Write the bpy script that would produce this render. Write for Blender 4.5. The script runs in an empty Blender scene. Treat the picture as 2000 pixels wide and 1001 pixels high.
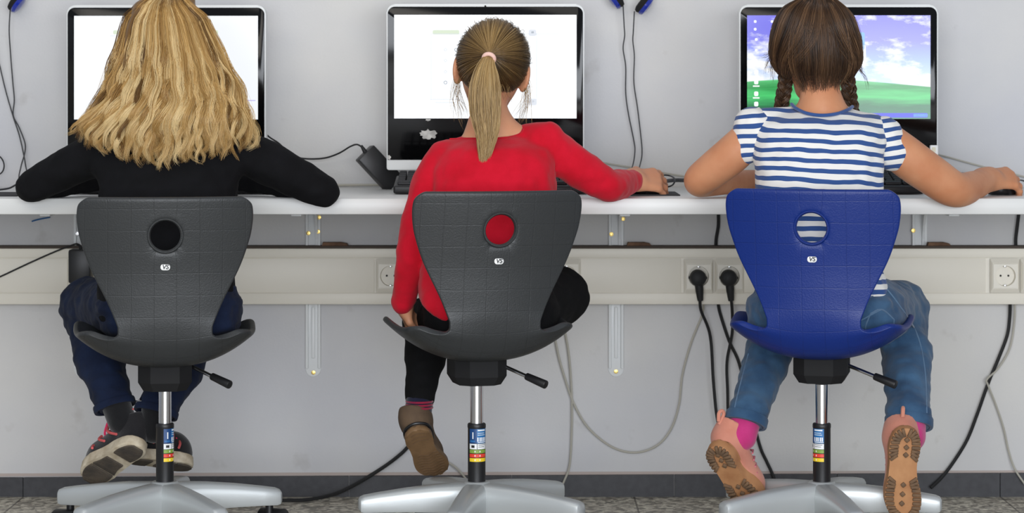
import bpy, bmesh, math, random
import numpy as np
from mathutils import Vector, Matrix, Euler

# ------------------------------------------------------------------ camera, world, lights, exposure
scene = bpy.context.scene
COL = scene.collection
CAM_D, FPX, CAM_Z, HORIZON, CX = 6.3, 5000.0, 0.993, 180.0, 1000.0   # wall is y = 0, the room is y < 0

cam_data = bpy.data.cameras.new('camera')
cam = bpy.data.objects.new('camera', cam_data)
COL.objects.link(cam)
cam.location = (0, -CAM_D, CAM_Z)
cam.rotation_euler = (math.pi / 2, 0, 0)
cam_data.sensor_width = 36
cam_data.lens = FPX / 2000 * 36
cam_data.shift_y = -(500.5 - HORIZON) / 2000
cam_data.clip_end = 100
cam_data.dof.use_dof = True
cam_data.dof.focus_distance = 5.4
cam_data.dof.aperture_fstop = 7.1
scene.camera = cam

world = bpy.data.worlds.new('world')
scene.world = world
world.use_nodes = True
world.node_tree.nodes['Background'].inputs['Color'].default_value = (0.80, 0.87, 1.0, 1)
world.node_tree.nodes['Background'].inputs['Strength'].default_value = 0.37

def area_light(name, loc, target, size, power, color):
    ld = bpy.data.lights.new(name, 'AREA')
    ld.shape = 'RECTANGLE'
    ld.size, ld.size_y = size
    ld.energy = power
    ld.color = color
    ob = bpy.data.objects.new(name, ld)
    COL.objects.link(ob)
    ob.location = loc
    ob.rotation_euler = (Vector(target) - Vector(loc)).to_track_quat('-Z', 'Y').to_euler()
    return ob

area_light('ceiling_lamp_far', (-1.2, -5.6, 2.9), (0, 0, 0.55), (4.0, 1.0), 48, (1.0, 0.94, 0.85))
area_light('ceiling_lamp_near', (-0.7, -2.3, 2.9), (-0.2, -0.8, 0.4), (3.2, 0.5), 9, (1.0, 0.94, 0.85))
area_light('window_daylight', (0.6, -7.1, 1.15), (0.0, 0, 0.6), (5.0, 1.7), 300, (0.90, 0.94, 1.0))

scene.view_settings.view_transform = 'Standard'
scene.view_settings.look = 'None'
scene.view_settings.gamma = 1
scene.view_settings.use_curve_mapping = False
scene.view_settings.exposure = 0.0
# ------------------------------------------------------------------ helpers
rng = np.random.default_rng(7)
random.seed(7)

def P(px, py, y):
    """world point seen at photograph pixel (px, py) standing at depth y"""
    d = CAM_D + y
    return Vector(((px - CX) * d / FPX, y, CAM_Z - (py - HORIZON) * d / FPX))
def S(n, y):
    """n photograph pixels at depth y, in metres"""
    return n * (CAM_D + y) / FPX
def lin(r, g, b):
    f = lambda c: c / 12.92 if c <= 0.04045 else ((c + 0.055) / 1.055) ** 2.4
    return (f(r / 255), f(g / 255), f(b / 255), 1)

# ---- materials
def material(name, color, rough=0.5, metal=0.0, spec=0.5, bump=None, vary=None, sheen=0.0, emit=None, coat=0.0):
    m = bpy.data.materials.new(name)
    m.use_nodes = True
    nt = m.node_tree
    b = nt.nodes['Principled BSDF']
    b.inputs['Base Color'].default_value = color
    b.inputs['Roughness'].default_value = rough
    b.inputs['Metallic'].default_value = metal
    b.inputs['Specular IOR Level'].default_value = spec
    b.inputs['Sheen Weight'].default_value = sheen
    b.inputs['Coat Weight'].default_value = coat
    if emit:
        b.inputs['Emission Color'].default_value = emit[0]
        b.inputs['Emission Strength'].default_value = emit[1]
    tc = nt.nodes.new('ShaderNodeTexCoord')
    if vary:                                   # (scale, other colour, detail)
        n = nt.nodes.new('ShaderNodeTexNoise')
        n.inputs['Scale'].default_value = vary[0]
        n.inputs['Detail'].default_value = vary[2] if len(vary) > 2 else 4
        r = nt.nodes.new('ShaderNodeValToRGB')
        r.color_ramp.elements[0].position, r.color_ramp.elements[1].position = 0.35, 0.68
        r.color_ramp.elements[0].color, r.color_ramp.elements[1].color = color, vary[1]
        nt.links.new(tc.outputs['Object'], n.inputs['Vector'])
        nt.links.new(n.outputs['Fac'], r.inputs['Fac'])
        nt.links.new(r.outputs['Color'], b.inputs['Base Color'])
    if bump:                                   # (scale, strength, distance)
        n = nt.nodes.new('ShaderNodeTexNoise')
        n.inputs['Scale'].default_value = bump[0]
        n.inputs['Detail'].default_value = 3
        u = nt.nodes.new('ShaderNodeBump')
        u.inputs['Strength'].default_value = bump[1]
        u.inputs['Distance'].default_value = bump[2] if len(bump) > 2 else 0.001
        nt.links.new(tc.outputs['Object'], n.inputs['Vector'])
        nt.links.new(n.outputs['Fac'], u.inputs['Height'])
        nt.links.new(u.outputs['Normal'], b.inputs['Normal'])
    return m

def node(nt, kind, **kw):
    n = nt.nodes.new('ShaderNode' + kind)
    for k, v in kw.items():
        setattr(n, k, v)
    return n
def math_node(nt, op, a, b=None, c=None):
    n = node(nt, 'Math', operation=op)
    for i, v in enumerate((a, b, c)):
        if v is None:
            continue
        if isinstance(v, (int, float)):
            n.inputs[i].default_value = v
        else:
            nt.links.new(v, n.inputs[i])
    return n.outputs[0]

# ---- objects
def tag(o, label=None, cat=None, group=None, kind=None):
    if label: o['label'] = label
    if cat: o['category'] = cat
    if group: o['group'] = group
    if kind: o['kind'] = kind
    return o
def empty(name, loc, label=None, cat=None, group=None):
    o = bpy.data.objects.new(name, None)
    COL.objects.link(o)
    o.location = loc
    return tag(o, label, cat, group)
def link(name, me, mat, parent=None, loc=None):
    o = bpy.data.objects.new(name, me)
    COL.objects.link(o)
    for m in (mat if isinstance(mat, (list, tuple)) else [mat]):
        me.materials.append(m)
    if parent is not None: o.parent = parent
    if loc is not None: o.location = loc
    return o
def fast_mesh(name, V, F, smooth=True):
    """V (n,3) array, F (m,k) array of same-sized faces"""
    me = bpy.data.meshes.new(name)
    V = np.ascontiguousarray(V, dtype=np.float32); F = np.ascontiguousarray(F, dtype=np.int32)
    m, k = F.shape
    me.vertices.add(len(V)); me.vertices.foreach_set('co', V.ravel())
    me.loops.add(m * k); me.loops.foreach_set('vertex_index', F.ravel())
    me.polygons.add(m); me.polygons.foreach_set('loop_start', np.arange(0, m * k, k, dtype=np.int32))
    me.polygons.foreach_set('loop_total', np.full(m, k, dtype=np.int32))
    me.polygons.foreach_set('use_smooth', np.full(m, smooth, dtype=bool))
    me.update(calc_edges=True); me.validate()
    return me
def attr(me, name, values):
    a = me.attributes.new(name, 'FLOAT', 'POINT')
    a.data.foreach_set('value', np.ascontiguousarray(values, dtype=np.float32))

class MB:
    """collects shapes into one bmesh; every method can take a matrix"""
    def __init__(self):
        self.bm = bmesh.new()
    def _done(self, verts, M, mi, smooth=True):
        if M is not None:
            bmesh.ops.transform(self.bm, matrix=M, verts=verts)
        fs = {f for v in verts for f in v.link_faces}
        for f in fs:
            f.material_index = mi; f.smooth = smooth
        return self
    def box(self, lo, hi, bev=0.0, M=None, mi=0, seg=2):
        t = bmesh.new()
        bmesh.ops.create_cube(t, size=1)
        lo, hi = Vector(lo), Vector(hi)
        for v in t.verts:
            v.co = Vector(((lo[i] + hi[i]) / 2 + v.co[i] * (hi[i] - lo[i]) for i in range(3)))
        if bev > 0:
            bmesh.ops.bevel(t, geom=t.edges[:], offset=bev, segments=seg, profile=0.5, affect='EDGES', clamp_overlap=True)
        return self.merge(t, M, mi, smooth=bev > 0)
    def merge(self, t, M=None, mi=0, smooth=True):
        mp = {}
        for v in t.verts:
            mp[v] = self.bm.verts.new(v.co)
        for f in t.faces:
            try: self.bm.faces.new([mp[v] for v in f.verts])
            except ValueError: pass
        t.free()
        return self._done(list(mp.values()), M, mi, smooth)
    def lathe(self, prof, n=24, M=None, mi=0, a0=0.0, a1=2 * math.pi):
        """prof: (r, z) pairs from bottom to top; r = 0 closes"""
        full = abs(a1 - a0 - 2 * math.pi) < 1e-6
        k = n if full else n + 1
        rows, vs = [], []
        for r, z in prof:
            if r <= 1e-9:
                v = self.bm.verts.new((0, 0, z)); rows.append([v]); vs.append(v); continue
            row = [self.bm.verts.new((r * math.cos(a0 + (a1 - a0) * i / n), r * math.sin(a0 + (a1 - a0) * i / n), z)) for i in range(k)]
            rows.append(row); vs += row
        for A, B in zip(rows, rows[1:]):
            for i in range(n):
                j = (i + 1) % k
                if len(A) == 1 and len(B) == 1: continue
                if len(A) == 1: f = [A[0], B[j], B[i]]
                elif len(B) == 1: f = [A[i], A[j], B[0]]
                else: f = [A[i], A[j], B[j], B[i]]
                self.bm.faces.new(f)
        return self._done(vs, M, mi)
    def cyl(self, a, b, r, r2=None, n=16, mi=0, bev=0.0):
        a, b = Vector(a), Vector(b)
        L = (b - a).length
        r2 = r if r2 is None else r2
        M = Matrix.Translation(a) @ (b - a).to_track_quat('Z', 'Y').to_matrix().to_4x4()
        if bev > 0:
            pr = [(0, 0), (r - bev, 0), (r - bev * .3, bev * .3), (r, bev), (r2, L - bev), (r2 - bev * .3, L - bev * .3), (r2 - bev, L), (0, L)]
        else:
            pr = [(0, 0), (r, 0), (r2, L), (0, L)]
        return self.lathe(pr, n, M, mi)
    def tube(self, pts, r, n=8, mi=0, res=8, smooth=True):
        """round tube through points (Catmull-Rom)"""
        pts = catmull([Vector(p) for p in pts], res) if smooth else [Vector(p) for p in pts]
        N = len(pts); rs = r if isinstance(r, (list, tuple)) else [r] * N
        if len(rs) != N: rs = list(np.interp(np.linspace(0, 1, N), np.linspace(0, 1, len(rs)), rs))
        t0 = (pts[1] - pts[0]).normalized()
        up = Vector((0, 0, 1)) if abs(t0.z) < 0.9 else Vector((1, 0, 0))
        nrm = t0.cross(up).normalized()
        rows, vs = [], []
        for i, p in enumerate(pts):
            t = (pts[min(i + 1, N - 1)] - pts[max(i - 1, 0)]).normalized()
            nrm = (nrm - t * nrm.dot(t)).normalized()
            bn = t.cross(nrm)
            row = [self.bm.verts.new(p + (nrm * math.cos(2 * math.pi * k / n) + bn * math.sin(2 * math.pi * k / n)) * rs[i]) for k in range(n)]
            rows.append(row); vs += row
        for A, B in zip(rows, rows[1:]):
            for k in range(n):
                self.bm.faces.new([A[k], A[(k + 1) % n], B[(k + 1) % n], B[k]])
        self.bm.faces.new(rows[0][::-1]); self.bm.faces.new(rows[-1])
        return self._done(vs, None, mi)
    def prism(self, outline, z0, z1, bev=0.0, M=None, mi=0, seg=2):
        """outline: (x, y) pairs counter-clockwise, extruded in z"""
        t = bmesh.new()
        A = [t.verts.new((x, y, z0)) for x, y in outline]
        B = [t.verts.new((x, y, z1)) for x, y in outline]
        n = len(A)
        t.faces.new(A[::-1]); t.faces.new(B)
        for i in range(n): t.faces.new([A[i], A[(i + 1) % n], B[(i + 1) % n], B[i]])
        if bev > 0:
            es = [e for e in t.edges if abs(e.verts[0].co.z - e.verts[1].co.z) < 1e-9]
            bmesh.ops.bevel(t, geom=es, offset=bev, segments=seg, profile=0.5, affect='EDGES', clamp_overlap=True)
        return self.merge(t, M, mi, smooth=bev > 0)
    def build(self, name, mat, parent=None, loc=None, flat=False, origin=None):
        me = bpy.data.meshes.new(name)
        if origin is not None:
            bmesh.ops.translate(self.bm, vec=-Vector(origin), verts=self.bm.verts[:])
        bmesh.ops.recalc_face_normals(self.bm, faces=self.bm.faces[:])
        self.bm.to_mesh(me); self.bm.free()
        o = link(name, me, mat, parent, loc if loc is not None else origin if parent is None else None)
        if not flat:
            sharp_edges(me)
        return o
def sharp_edges(me, ang=math.radians(38)):
    bm = bmesh.new(); bm.from_mesh(me)
    for e in bm.edges:
        e.smooth = not (len(e.link_faces) == 2 and e.calc_face_angle(0) > ang)
    bm.to_mesh(me); bm.free()
def catmull(pts, res):
    out = []
    n = len(pts)
    for i in range(n - 1):
        p0, p1, p2, p3 = pts[max(i - 1, 0)], pts[i], pts[i + 1], pts[min(i + 2, n - 1)]
        for k in range(res):
            t = k / res
            out.append(0.5 * ((2 * p1) + (p2 - p0) * t + (2 * p0 - 5 * p1 + 4 * p2 - p3) * t * t + (3 * p1 - p0 - 3 * p2 + p3) * t ** 3))
    out.append(pts[-1].copy() if hasattr(pts[-1], 'copy') else pts[-1])
    return out
def rounded_rect(w, h, r, n=6, cx=0, cy=0):
    o = []
    for sx, sy, a in ((1, 1, 0), (-1, 1, 90), (-1, -1, 180), (1, -1, 270)):
        for k in range(n + 1):
            t = math.radians(a + 90 * k / n)
            o.append((cx + sx * (w / 2 - r) + r * math.cos(t), cy + sy * (h / 2 - r) + r * math.sin(t)))
    return o
FACE = Matrix.Rotation(math.pi / 2, 4, 'X')          # drawing plane (x, y) -> (x, z); drawing +z -> towards the camera (-y)
def facing(loc):
    return Matrix.Translation(Vector(loc)) @ FACE
def smooth_curve(xs, ys, q):
    """monotone cubic interpolation"""
    xs, ys, q = np.asarray(xs, float), np.asarray(ys, float), np.asarray(q, float)
    h = np.diff(xs); d = np.diff(ys) / h
    m = np.concatenate([[d[0]], np.where(d[:-1] * d[1:] > 0, 2 * d[:-1] * d[1:] / (d[:-1] + d[1:] + 1e-12), 0), [d[-1]]])
    i = np.clip(np.searchsorted(xs, q) - 1, 0, len(h) - 1)
    t = np.clip((q - xs[i]) / h[i], 0, 1)
    return ys[i] * (2 * t**3 - 3 * t**2 + 1) + h[i] * m[i] * (t**3 - 2 * t**2 + t) + ys[i + 1] * (-2 * t**3 + 3 * t**2) + h[i] * m[i + 1] * (t**3 - t**2)

def copy_tree(o, parent=None):
    c = o.copy(); COL.objects.link(c)
    if parent is not None: c.parent = parent
    for ch in [x for x in bpy.data.objects if x.parent == o]:
        copy_tree(ch, c)
    return c

# ---- blended solids: distances on a grid, then a surface net (used for bodies, clothes, shoes)
class Solid:
    def __init__(self, lo, hi, h):
        self.lo, self.h = np.array(lo, float), h
        n = np.ceil((np.array(hi, float) - self.lo) / h).astype(int) + 1
        self.n = n
        self.ax = [self.lo[i] + h * np.arange(n[i]) for i in range(3)]
        self.G = np.full(n, 0.08, dtype=np.float32)
    def _slice(self, lo, hi, pad):
        sl = []
        for i in range(3):
            a = int(np.clip(np.floor((lo[i] - pad - self.lo[i]) / self.h), 0, self.n[i]))
            b = int(np.clip(np.ceil((hi[i] + pad - self.lo[i]) / self.h) + 1, 0, self.n[i]))
            if b <= a: return None
            sl.append(slice(a, b))
        return tuple(sl)
    def add(self, prim, k=0.02, grow=0.0, cut=False):
        lo, hi, f = prim
        sl = self._slice(lo, hi, 0.03 + k + abs(grow))
        if sl is None: return self
        X = self.ax[0][sl[0]][:, None, None]; Y = self.ax[1][sl[1]][None, :, None]; Z = self.ax[2][sl[2]][None, None, :]
        d = (f(X, Y, Z) - grow).astype(np.float32)
        g = self.G[sl]
        if cut:
            d = -d
            hh = np.maximum(k - np.abs(g - d), 0) / k
            self.G[sl] = np.maximum(g, d) + hh * hh * k * 0.25
        else:
            hh = np.maximum(k - np.abs(g - d), 0) / k
            self.G[sl] = np.minimum(g, d) - hh * hh * k * 0.25
        return self
    def keep(self, f):
        """keep only where f(X,Y,Z) < 0"""
        X = self.ax[0][:, None, None]; Y = self.ax[1][None, :, None]; Z = self.ax[2][None, None, :]
        self.G = np.maximum(self.G, np.asarray(f(X, Y, Z), dtype=np.float32))
        return self
    def wrinkle(self, amp, scale, stretch=(1, 1, 1), seed=0):
        I = np.nonzero(np.abs(self.G) < 0.022)
        p = np.stack([self.ax[i][I[i]] for i in range(3)], 1) * np.array(stretch)
        self.G[I] += (amp * noise3(p * scale, seed)).astype(np.float32)
        return self
    def mesh(self, smooth=2):
        G = self.G
        s = G < 0
        a = s[:-1, :-1, :-1]
        cnt = np.zeros(a.shape, dtype=np.int8)
        nx, ny, nz = G.shape
        C = [(0,0,0),(1,0,0),(0,1,0),(1,1,0),(0,0,1),(1,0,1),(0,1,1),(1,1,1)]
        for c in C:
            cnt += s[c[0]:nx-1+c[0], c[1]:ny-1+c[1], c[2]:nz-1+c[2]]
        I = np.stack(np.nonzero((cnt > 0) & (cnt < 8)), 1)
        vals = np.stack([G[I[:, 0] + c[0], I[:, 1] + c[1], I[:, 2] + c[2]] for c in C], 1).astype(float)
        acc = np.zeros((len(I), 3)); w = np.zeros(len(I))
        Cn = np.array(C, float)
        for p in range(8):
            for q in range(p + 1, 8):
                if np.abs(Cn[p] - Cn[q]).sum() != 1: continue
                u, v = vals[:, p], vals[:, q]
                m = (u < 0) != (v < 0)
                t = np.where(m, u / np.where(m, u - v, 1), 0)
                acc += m[:, None] * (Cn[p] + t[:, None] * (Cn[q] - Cn[p])); w += m
        V = self.lo + self.h * (I + acc / w[:, None])
        idx = np.full(a.shape, -1, dtype=np.int32)
        idx[I[:, 0], I[:, 1], I[:, 2]] = np.arange(len(I))
        faces = []
        for ax in range(3):
            o1, o2 = [(1, 2), (2, 0), (0, 1)][ax]
            lo_, hi_ = [slice(1, -1)] * 3, [slice(1, -1)] * 3
            lo_[ax] = slice(0, -1); hi_[ax] = slice(1, None)
            A, B = s[tuple(lo_)], s[tuple(hi_)]
            E = np.stack(np.nonzero(A != B), 1)
            if len(E) == 0: continue
            inside = A[E[:, 0], E[:, 1], E[:, 2]]
            off = np.ones(3, int); off[ax] = 0
            E = E + off
            def cell(d1, d2):
                e = E.copy(); e[:, o1] -= d1; e[:, o2] -= d2
                return idx[e[:, 0], e[:, 1], e[:, 2]]
            q = np.stack([cell(1, 1), cell(0, 1), cell(0, 0), cell(1, 0)], 1)
            q[~inside] = q[~inside][:, ::-1]
            faces.append(q)
        F = np.concatenate(faces)
        F = F[(F >= 0).all(1)]
        for _ in range(smooth):
            V = laplace(V, F)
        return V, F
def laplace(V, F, f=0.55):
    k = F.shape[1]
    a = np.concatenate([F[:, i] for i in range(k)] + [F[:, (i + 1) % k] for i in range(k)])
    b = np.concatenate([F[:, (i + 1) % k] for i in range(k)] + [F[:, i] for i in range(k)])
    n = len(V); c = np.maximum(np.bincount(a, minlength=n), 1)
    m = np.stack([np.bincount(a, weights=V[b, i], minlength=n) / c for i in range(3)], 1)
    return V + f * (m - V)
_LAT = {}
def noise3(p, seed=0):
    if seed not in _LAT:
        _LAT[seed] = np.random.default_rng(seed + 11).uniform(-1, 1, (32, 32, 32))
    L = _LAT[seed]
    i = np.floor(p).astype(int); f = p - i; f = f * f * (3 - 2 * f)
    out = 0
    for dx in (0, 1):
        for dy in (0, 1):
            for dz in (0, 1):
                w = (f[:, 0] if dx else 1 - f[:, 0]) * (f[:, 1] if dy else 1 - f[:, 1]) * (f[:, 2] if dz else 1 - f[:, 2])
                out = out + w * L[(i[:, 0] + dx) % 32, (i[:, 1] + dy) % 32, (i[:, 2] + dz) % 32]
    return out
def cone(a, b, ra, rb=None):
    """round cone from a to b"""
    a, b = np.array(a, float), np.array(b, float)
    rb = ra if rb is None else rb
    ba = b - a; L2 = max(float(ba @ ba), 1e-12)
    m = max(ra, rb)
    def f(X, Y, Z):
        t = np.clip(((X - a[0]) * ba[0] + (Y - a[1]) * ba[1] + (Z - a[2]) * ba[2]) / L2, 0, 1)
        return np.sqrt((X - a[0] - t * ba[0]) ** 2 + (Y - a[1] - t * ba[1]) ** 2 + (Z - a[2] - t * ba[2]) ** 2) - (ra + t * (rb - ra))
    return np.minimum(a, b) - m, np.maximum(a, b) + m, f
def ell(c, r, rot=None):
    c, r = np.array(c, float), np.array(r, float)
    Rm = np.array(rot.to_3x3()).T if rot is not None else np.eye(3)
    m = r.max()
    def f(X, Y, Z):
        x, y, z = X - c[0], Y - c[1], Z - c[2]
        u = [(Rm[i, 0] * x + Rm[i, 1] * y + Rm[i, 2] * z) for i in range(3)]
        k0 = np.sqrt(sum((u[i] / r[i]) ** 2 for i in range(3)))
        k1 = np.sqrt(sum((u[i] / r[i] ** 2) ** 2 for i in range(3)))
        return k0 * (k0 - 1) / np.maximum(k1, 1e-6)
    return c - m, c + m, f
def loft(rings, p=2.3):
    """rings: (z, cx, cy, rx, ry), any order in z"""
    R = np.array(sorted(rings), float)
    zs = np.linspace(R[0, 0], R[-1, 0], 160)
    cols = [smooth_curve(R[:, 0], R[:, i], zs) for i in range(1, 5)]
    lo = np.array([(cols[0] - cols[2]).min(), (cols[1] - cols[3]).min(), R[0, 0]])
    hi = np.array([(cols[0] + cols[2]).max(), (cols[1] + cols[3]).max(), R[-1, 0]])
    def f(X, Y, Z):
        cx, cy, rx, ry = [np.interp(Z, zs, c) for c in cols]
        rho = (np.abs((X - cx) / rx) ** p + np.abs((Y - cy) / ry) ** p) ** (1 / p)
        d = (rho - 1) * np.minimum(rx, ry)
        return np.maximum(d, np.maximum(R[0, 0] - Z, Z - R[-1, 0]))
    return lo, hi, f
def bounds(prims, pad=0.03):
    return np.min([p[0] for p in prims], 0) - pad, np.max([p[1] for p in prims], 0) + pad
def solid_mesh(name, prims, h, mat, parent=None, origin=(0, 0, 0), k=0.02, grow=0.0, keep=None, wr=None, smooth=2, cuts=(), pad=0.03, ends=()):
    """prims: list of prim or (prim, k)"""
    pr = [(p, k) if len(p) == 3 else p for p in prims]
    lo, hi = bounds([p for p, _ in pr], pad)
    s = Solid(lo, hi, h)
    for p, kk in pr: s.add(p, kk, grow)
    if keep: s.keep(keep)
    for c in cuts: s.add(c, 0.006, 0, cut=True)
    for w in (wr or ()): s.wrinkle(*w)
    for pt, nn, R in ends:                                       # clean hems: cut flat past pt, within R of it
        X = s.ax[0][:, None, None] - pt[0]; Y = s.ax[1][None, :, None] - pt[1]; Z = s.ax[2][None, None, :] - pt[2]
        d = (X * nn[0] + Y * nn[1] + Z * nn[2]).astype(np.float32)
        s.G = np.where(X * X + Y * Y + Z * Z < R * R, np.maximum(s.G, d), s.G)
    V, F = s.mesh(smooth)
    o = link(name, fast_mesh(name, V - np.array(origin, float), F), mat, parent)
    if parent is None: o.location = origin
    return o
# ------------------------------------------------------------------ the setting
def painted_wall():
    m = material('painted_wall', lin(205, 204, 203), rough=0.85, spec=0.2)
    nt = m.node_tree; b = nt.nodes['Principled BSDF']
    tc = node(nt, 'TexCoord')
    n1 = node(nt, 'TexNoise'); n1.inputs['Scale'].default_value = 1.7; n1.inputs['Detail'].default_value = 5
    n2 = node(nt, 'TexNoise'); n2.inputs['Scale'].default_value = 160; n2.inputs['Detail'].default_value = 3
    n3 = node(nt, 'TexNoise'); n3.inputs['Scale'].default_value = 9; n3.inputs['Detail'].default_value = 8
    for n in (n1, n2, n3): nt.links.new(tc.outputs['Object'], n.inputs['Vector'])
    r = node(nt, 'ValToRGB')
    r.color_ramp.elements[0].position, r.color_ramp.elements[1].position = 0.35, 0.65
    r.color_ramp.elements[0].color, r.color_ramp.elements[1].color = lin(200, 200, 203), lin(214, 212, 208)
    nt.links.new(n1.outputs['Fac'], r.inputs['Fac'])
    r2 = node(nt, 'ValToRGB')                        # faint scuffs
    r2.color_ramp.elements[0].position, r2.color_ramp.elements[1].position = 0.24, 0.36
    r2.color_ramp.elements[0].color, r2.color_ramp.elements[1].color = (0.80, 0.78, 0.76, 1), (1, 1, 1, 1)
    nt.links.new(n3.outputs['Fac'], r2.inputs['Fac'])
    mx = node(nt, 'MixRGB', blend_type='MULTIPLY'); mx.inputs['Fac'].default_value = 1
    nt.links.new(r.outputs['Color'], mx.inputs['Color1']); nt.links.new(r2.outputs['Color'], mx.inputs['Color2'])
    nt.links.new(mx.outputs['Color'], b.inputs['Base Color'])
    u = node(nt, 'Bump'); u.inputs['Strength'].default_value = 0.22; u.inputs['Distance'].default_value = 0.002
    nt.links.new(n2.outputs['Fac'], u.inputs['Height']); nt.links.new(u.outputs['Normal'], b.inputs['Normal'])
    return m
def terrazzo():
    m = material('terrazzo', lin(120, 116, 110), rough=0.4)
    nt = m.node_tree; b = nt.nodes['Principled BSDF']
    tc = node(nt, 'TexCoord')
    v = node(nt, 'TexVoronoi'); v.inputs['Scale'].default_value = 75
    n = node(nt, 'TexNoise'); n.inputs['Scale'].default_value = 60; n.inputs['Detail'].default_value = 3
    nt.links.new(tc.outputs['Object'], v.inputs['Vector']); nt.links.new(tc.outputs['Object'], n.inputs['Vector'])
    r = node(nt, 'ValToRGB'); r.color_ramp.interpolation = 'CONSTANT'
    e = r.color_ramp.elements
    e[0].position, e[0].color = 0.0, lin(150, 145, 132)
    e[1].position, e[1].color = 0.3, lin(214, 208, 192)
    for p, c in ((0.52, lin(238, 232, 214)), (0.68, lin(184, 176, 162)), (0.85, lin(226, 220, 204))):
        x = e.new(p); x.color = c
    sep = node(nt, 'SeparateColor'); nt.links.new(v.outputs['Color'], sep.inputs['Color'])
    nt.links.new(sep.outputs[0], r.inputs['Fac'])
    r2 = node(nt, 'ValToRGB')
    r2.color_ramp.elements[0].position, r2.color_ramp.elements[1].position = 0.44, 0.52
    r2.color_ramp.elements[0].color, r2.color_ramp.elements[1].color = (0.62, 0.60, 0.58, 1), (1, 1, 1, 1)
    nt.links.new(n.outputs['Fac'], r2.inputs['Fac'])
    br = node(nt, 'TexBrick'); br.offset = 0.0
    br.inputs['Scale'].default_value = 1; br.inputs['Brick Width'].default_value = 0.30; br.inputs['Row Height'].default_value = 0.30
    br.inputs['Mortar Size'].default_value = 0.0025
    br.inputs['Color1'].default_value = br.inputs['Color2'].default_value = (1, 1, 1, 1); br.inputs['Mortar'].default_value = (0.35, 0.34, 0.33, 1)
    nt.links.new(tc.outputs['Object'], br.inputs['Vector'])
    m1 = node(nt, 'MixRGB', blend_type='MULTIPLY'); m1.inputs['Fac'].default_value = 0.85
    m2 = node(nt, 'MixRGB', blend_type='MULTIPLY'); m2.inputs['Fac'].default_value = 1
    nt.links.new(r.outputs['Color'], m1.inputs['Color1']); nt.links.new(r2.outputs['Color'], m1.inputs['Color2'])
    nt.links.new(m1.outputs['Color'], m2.inputs['Color1']); nt.links.new(br.outputs['Color'], m2.inputs['Color2'])
    nt.links.new(m2.outputs['Color'], b.inputs['Base Color'])
    return m
M = {}
M['wall'] = painted_wall()
M['floor'] = terrazzo()
M['plinth'] = material('plinth_stone', lin(54, 54, 58), rough=0.5, vary=(60, lin(42, 42, 46), 6), bump=(120, 0.15))
M['plaster_edge'] = material('plaster_edge', lin(188, 174, 166), rough=0.9)
M['laminate'] = material('white_laminate', lin(214, 214, 211), rough=0.35)
M['laminate_edge'] = material('dark_underside', lin(150, 146, 140), rough=0.7)
M['trunk'] = material('trunking_plastic', lin(230, 224, 210), rough=0.45)
M['seam'] = material('seam_shadow_gap', lin(120, 116, 110), rough=0.8)
M['seam_shade'] = material('brown_seam_shade', lin(72, 62, 54), rough=0.8)  # shadow of the trunking's top seam, as a colour
M['bracket'] = material('grey_painted_steel', lin(226, 228, 228), rough=0.4)
M['brass'] = material('brass', lin(214, 186, 112), rough=0.3, metal=0.9)
M['steel'] = material('zinc_screw', lin(205, 205, 205), rough=0.3, metal=0.9)
M['hole'] = material('dark_recess', lin(20, 19, 18), rough=0.9)
M['plaster_chip'] = material('brown_plaster', lin(122, 92, 70), rough=0.9, vary=(40, lin(90, 66, 50)))  # brown of the chipped plaster gaps
M['black'] = material('black_plastic', lin(24, 24, 26), rough=0.42)
M['black_matte'] = material('black_rubber', lin(20, 20, 21), rough=0.65)
M['grey_cable'] = material('grey_cable', lin(176, 172, 160), rough=0.5)
M['dark_cable'] = material('dark_grey_cable', lin(60, 60, 62), rough=0.5)
M['white'] = material('white_plastic', lin(235, 235, 232), rough=0.35)

tag(MB().box((-3.2, 0, -0.02), (3.2, 0.12, 2.9)).build('wall_back', M['wall'], flat=True), kind='structure')
tag(MB().box((-3.2, -7.2, -0.1), (3.2, 0.0, 0.0)).build('floor', M['floor'], flat=True), kind='structure')
sk = MB()
zl, zr = 0.052, 0.066                                            # the plinth's top runs slightly uphill to the right
x = -2.0
base_top = lambda x: np.interp(x, [-1.26, 1.26], [0.0465, 0.0585])
while x < 2.0:
    t0, t1 = base_top(x), base_top(x + 0.398)
    sk.prism([(x, 0), (x + 0.398, 0), (x + 0.398, t1), (x, t0)], 0.0, 0.012, M=facing((0, 0, 0)))
    x += 0.4
tag(sk.build('baseboard_back', M['plinth'], flat=True), kind='structure')
pe = MB()
pe.prism([(-2.0, base_top(-2)), (2.0, base_top(2)), (2.0, base_top(2) + 0.007), (-2.0, base_top(-2) + 0.007)], 0.0, 0.003, M=facing((0, 0, 0)))
tag(pe.build('trim_1', M['plaster_edge'], flat=True), kind='structure')

# ------------------------------------------------------------------ desk, trunking, brackets, sockets
DESK_Z, DESK_Y, DESK_T = 0.760, -0.67, 0.036
dk = empty('worktop', (0, -0.3, DESK_Z - DESK_T), 'long white laminate worktop running along the whole wall', 'desk')
d = MB(); d.box((-2.2, DESK_Y, DESK_Z - DESK_T), (2.2, -0.001, DESK_Z), 0.004)
d.build('desktop', M['laminate'], dk, origin=(0, -0.3, DESK_Z - DESK_T)).location = (0, 0, 0)

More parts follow.
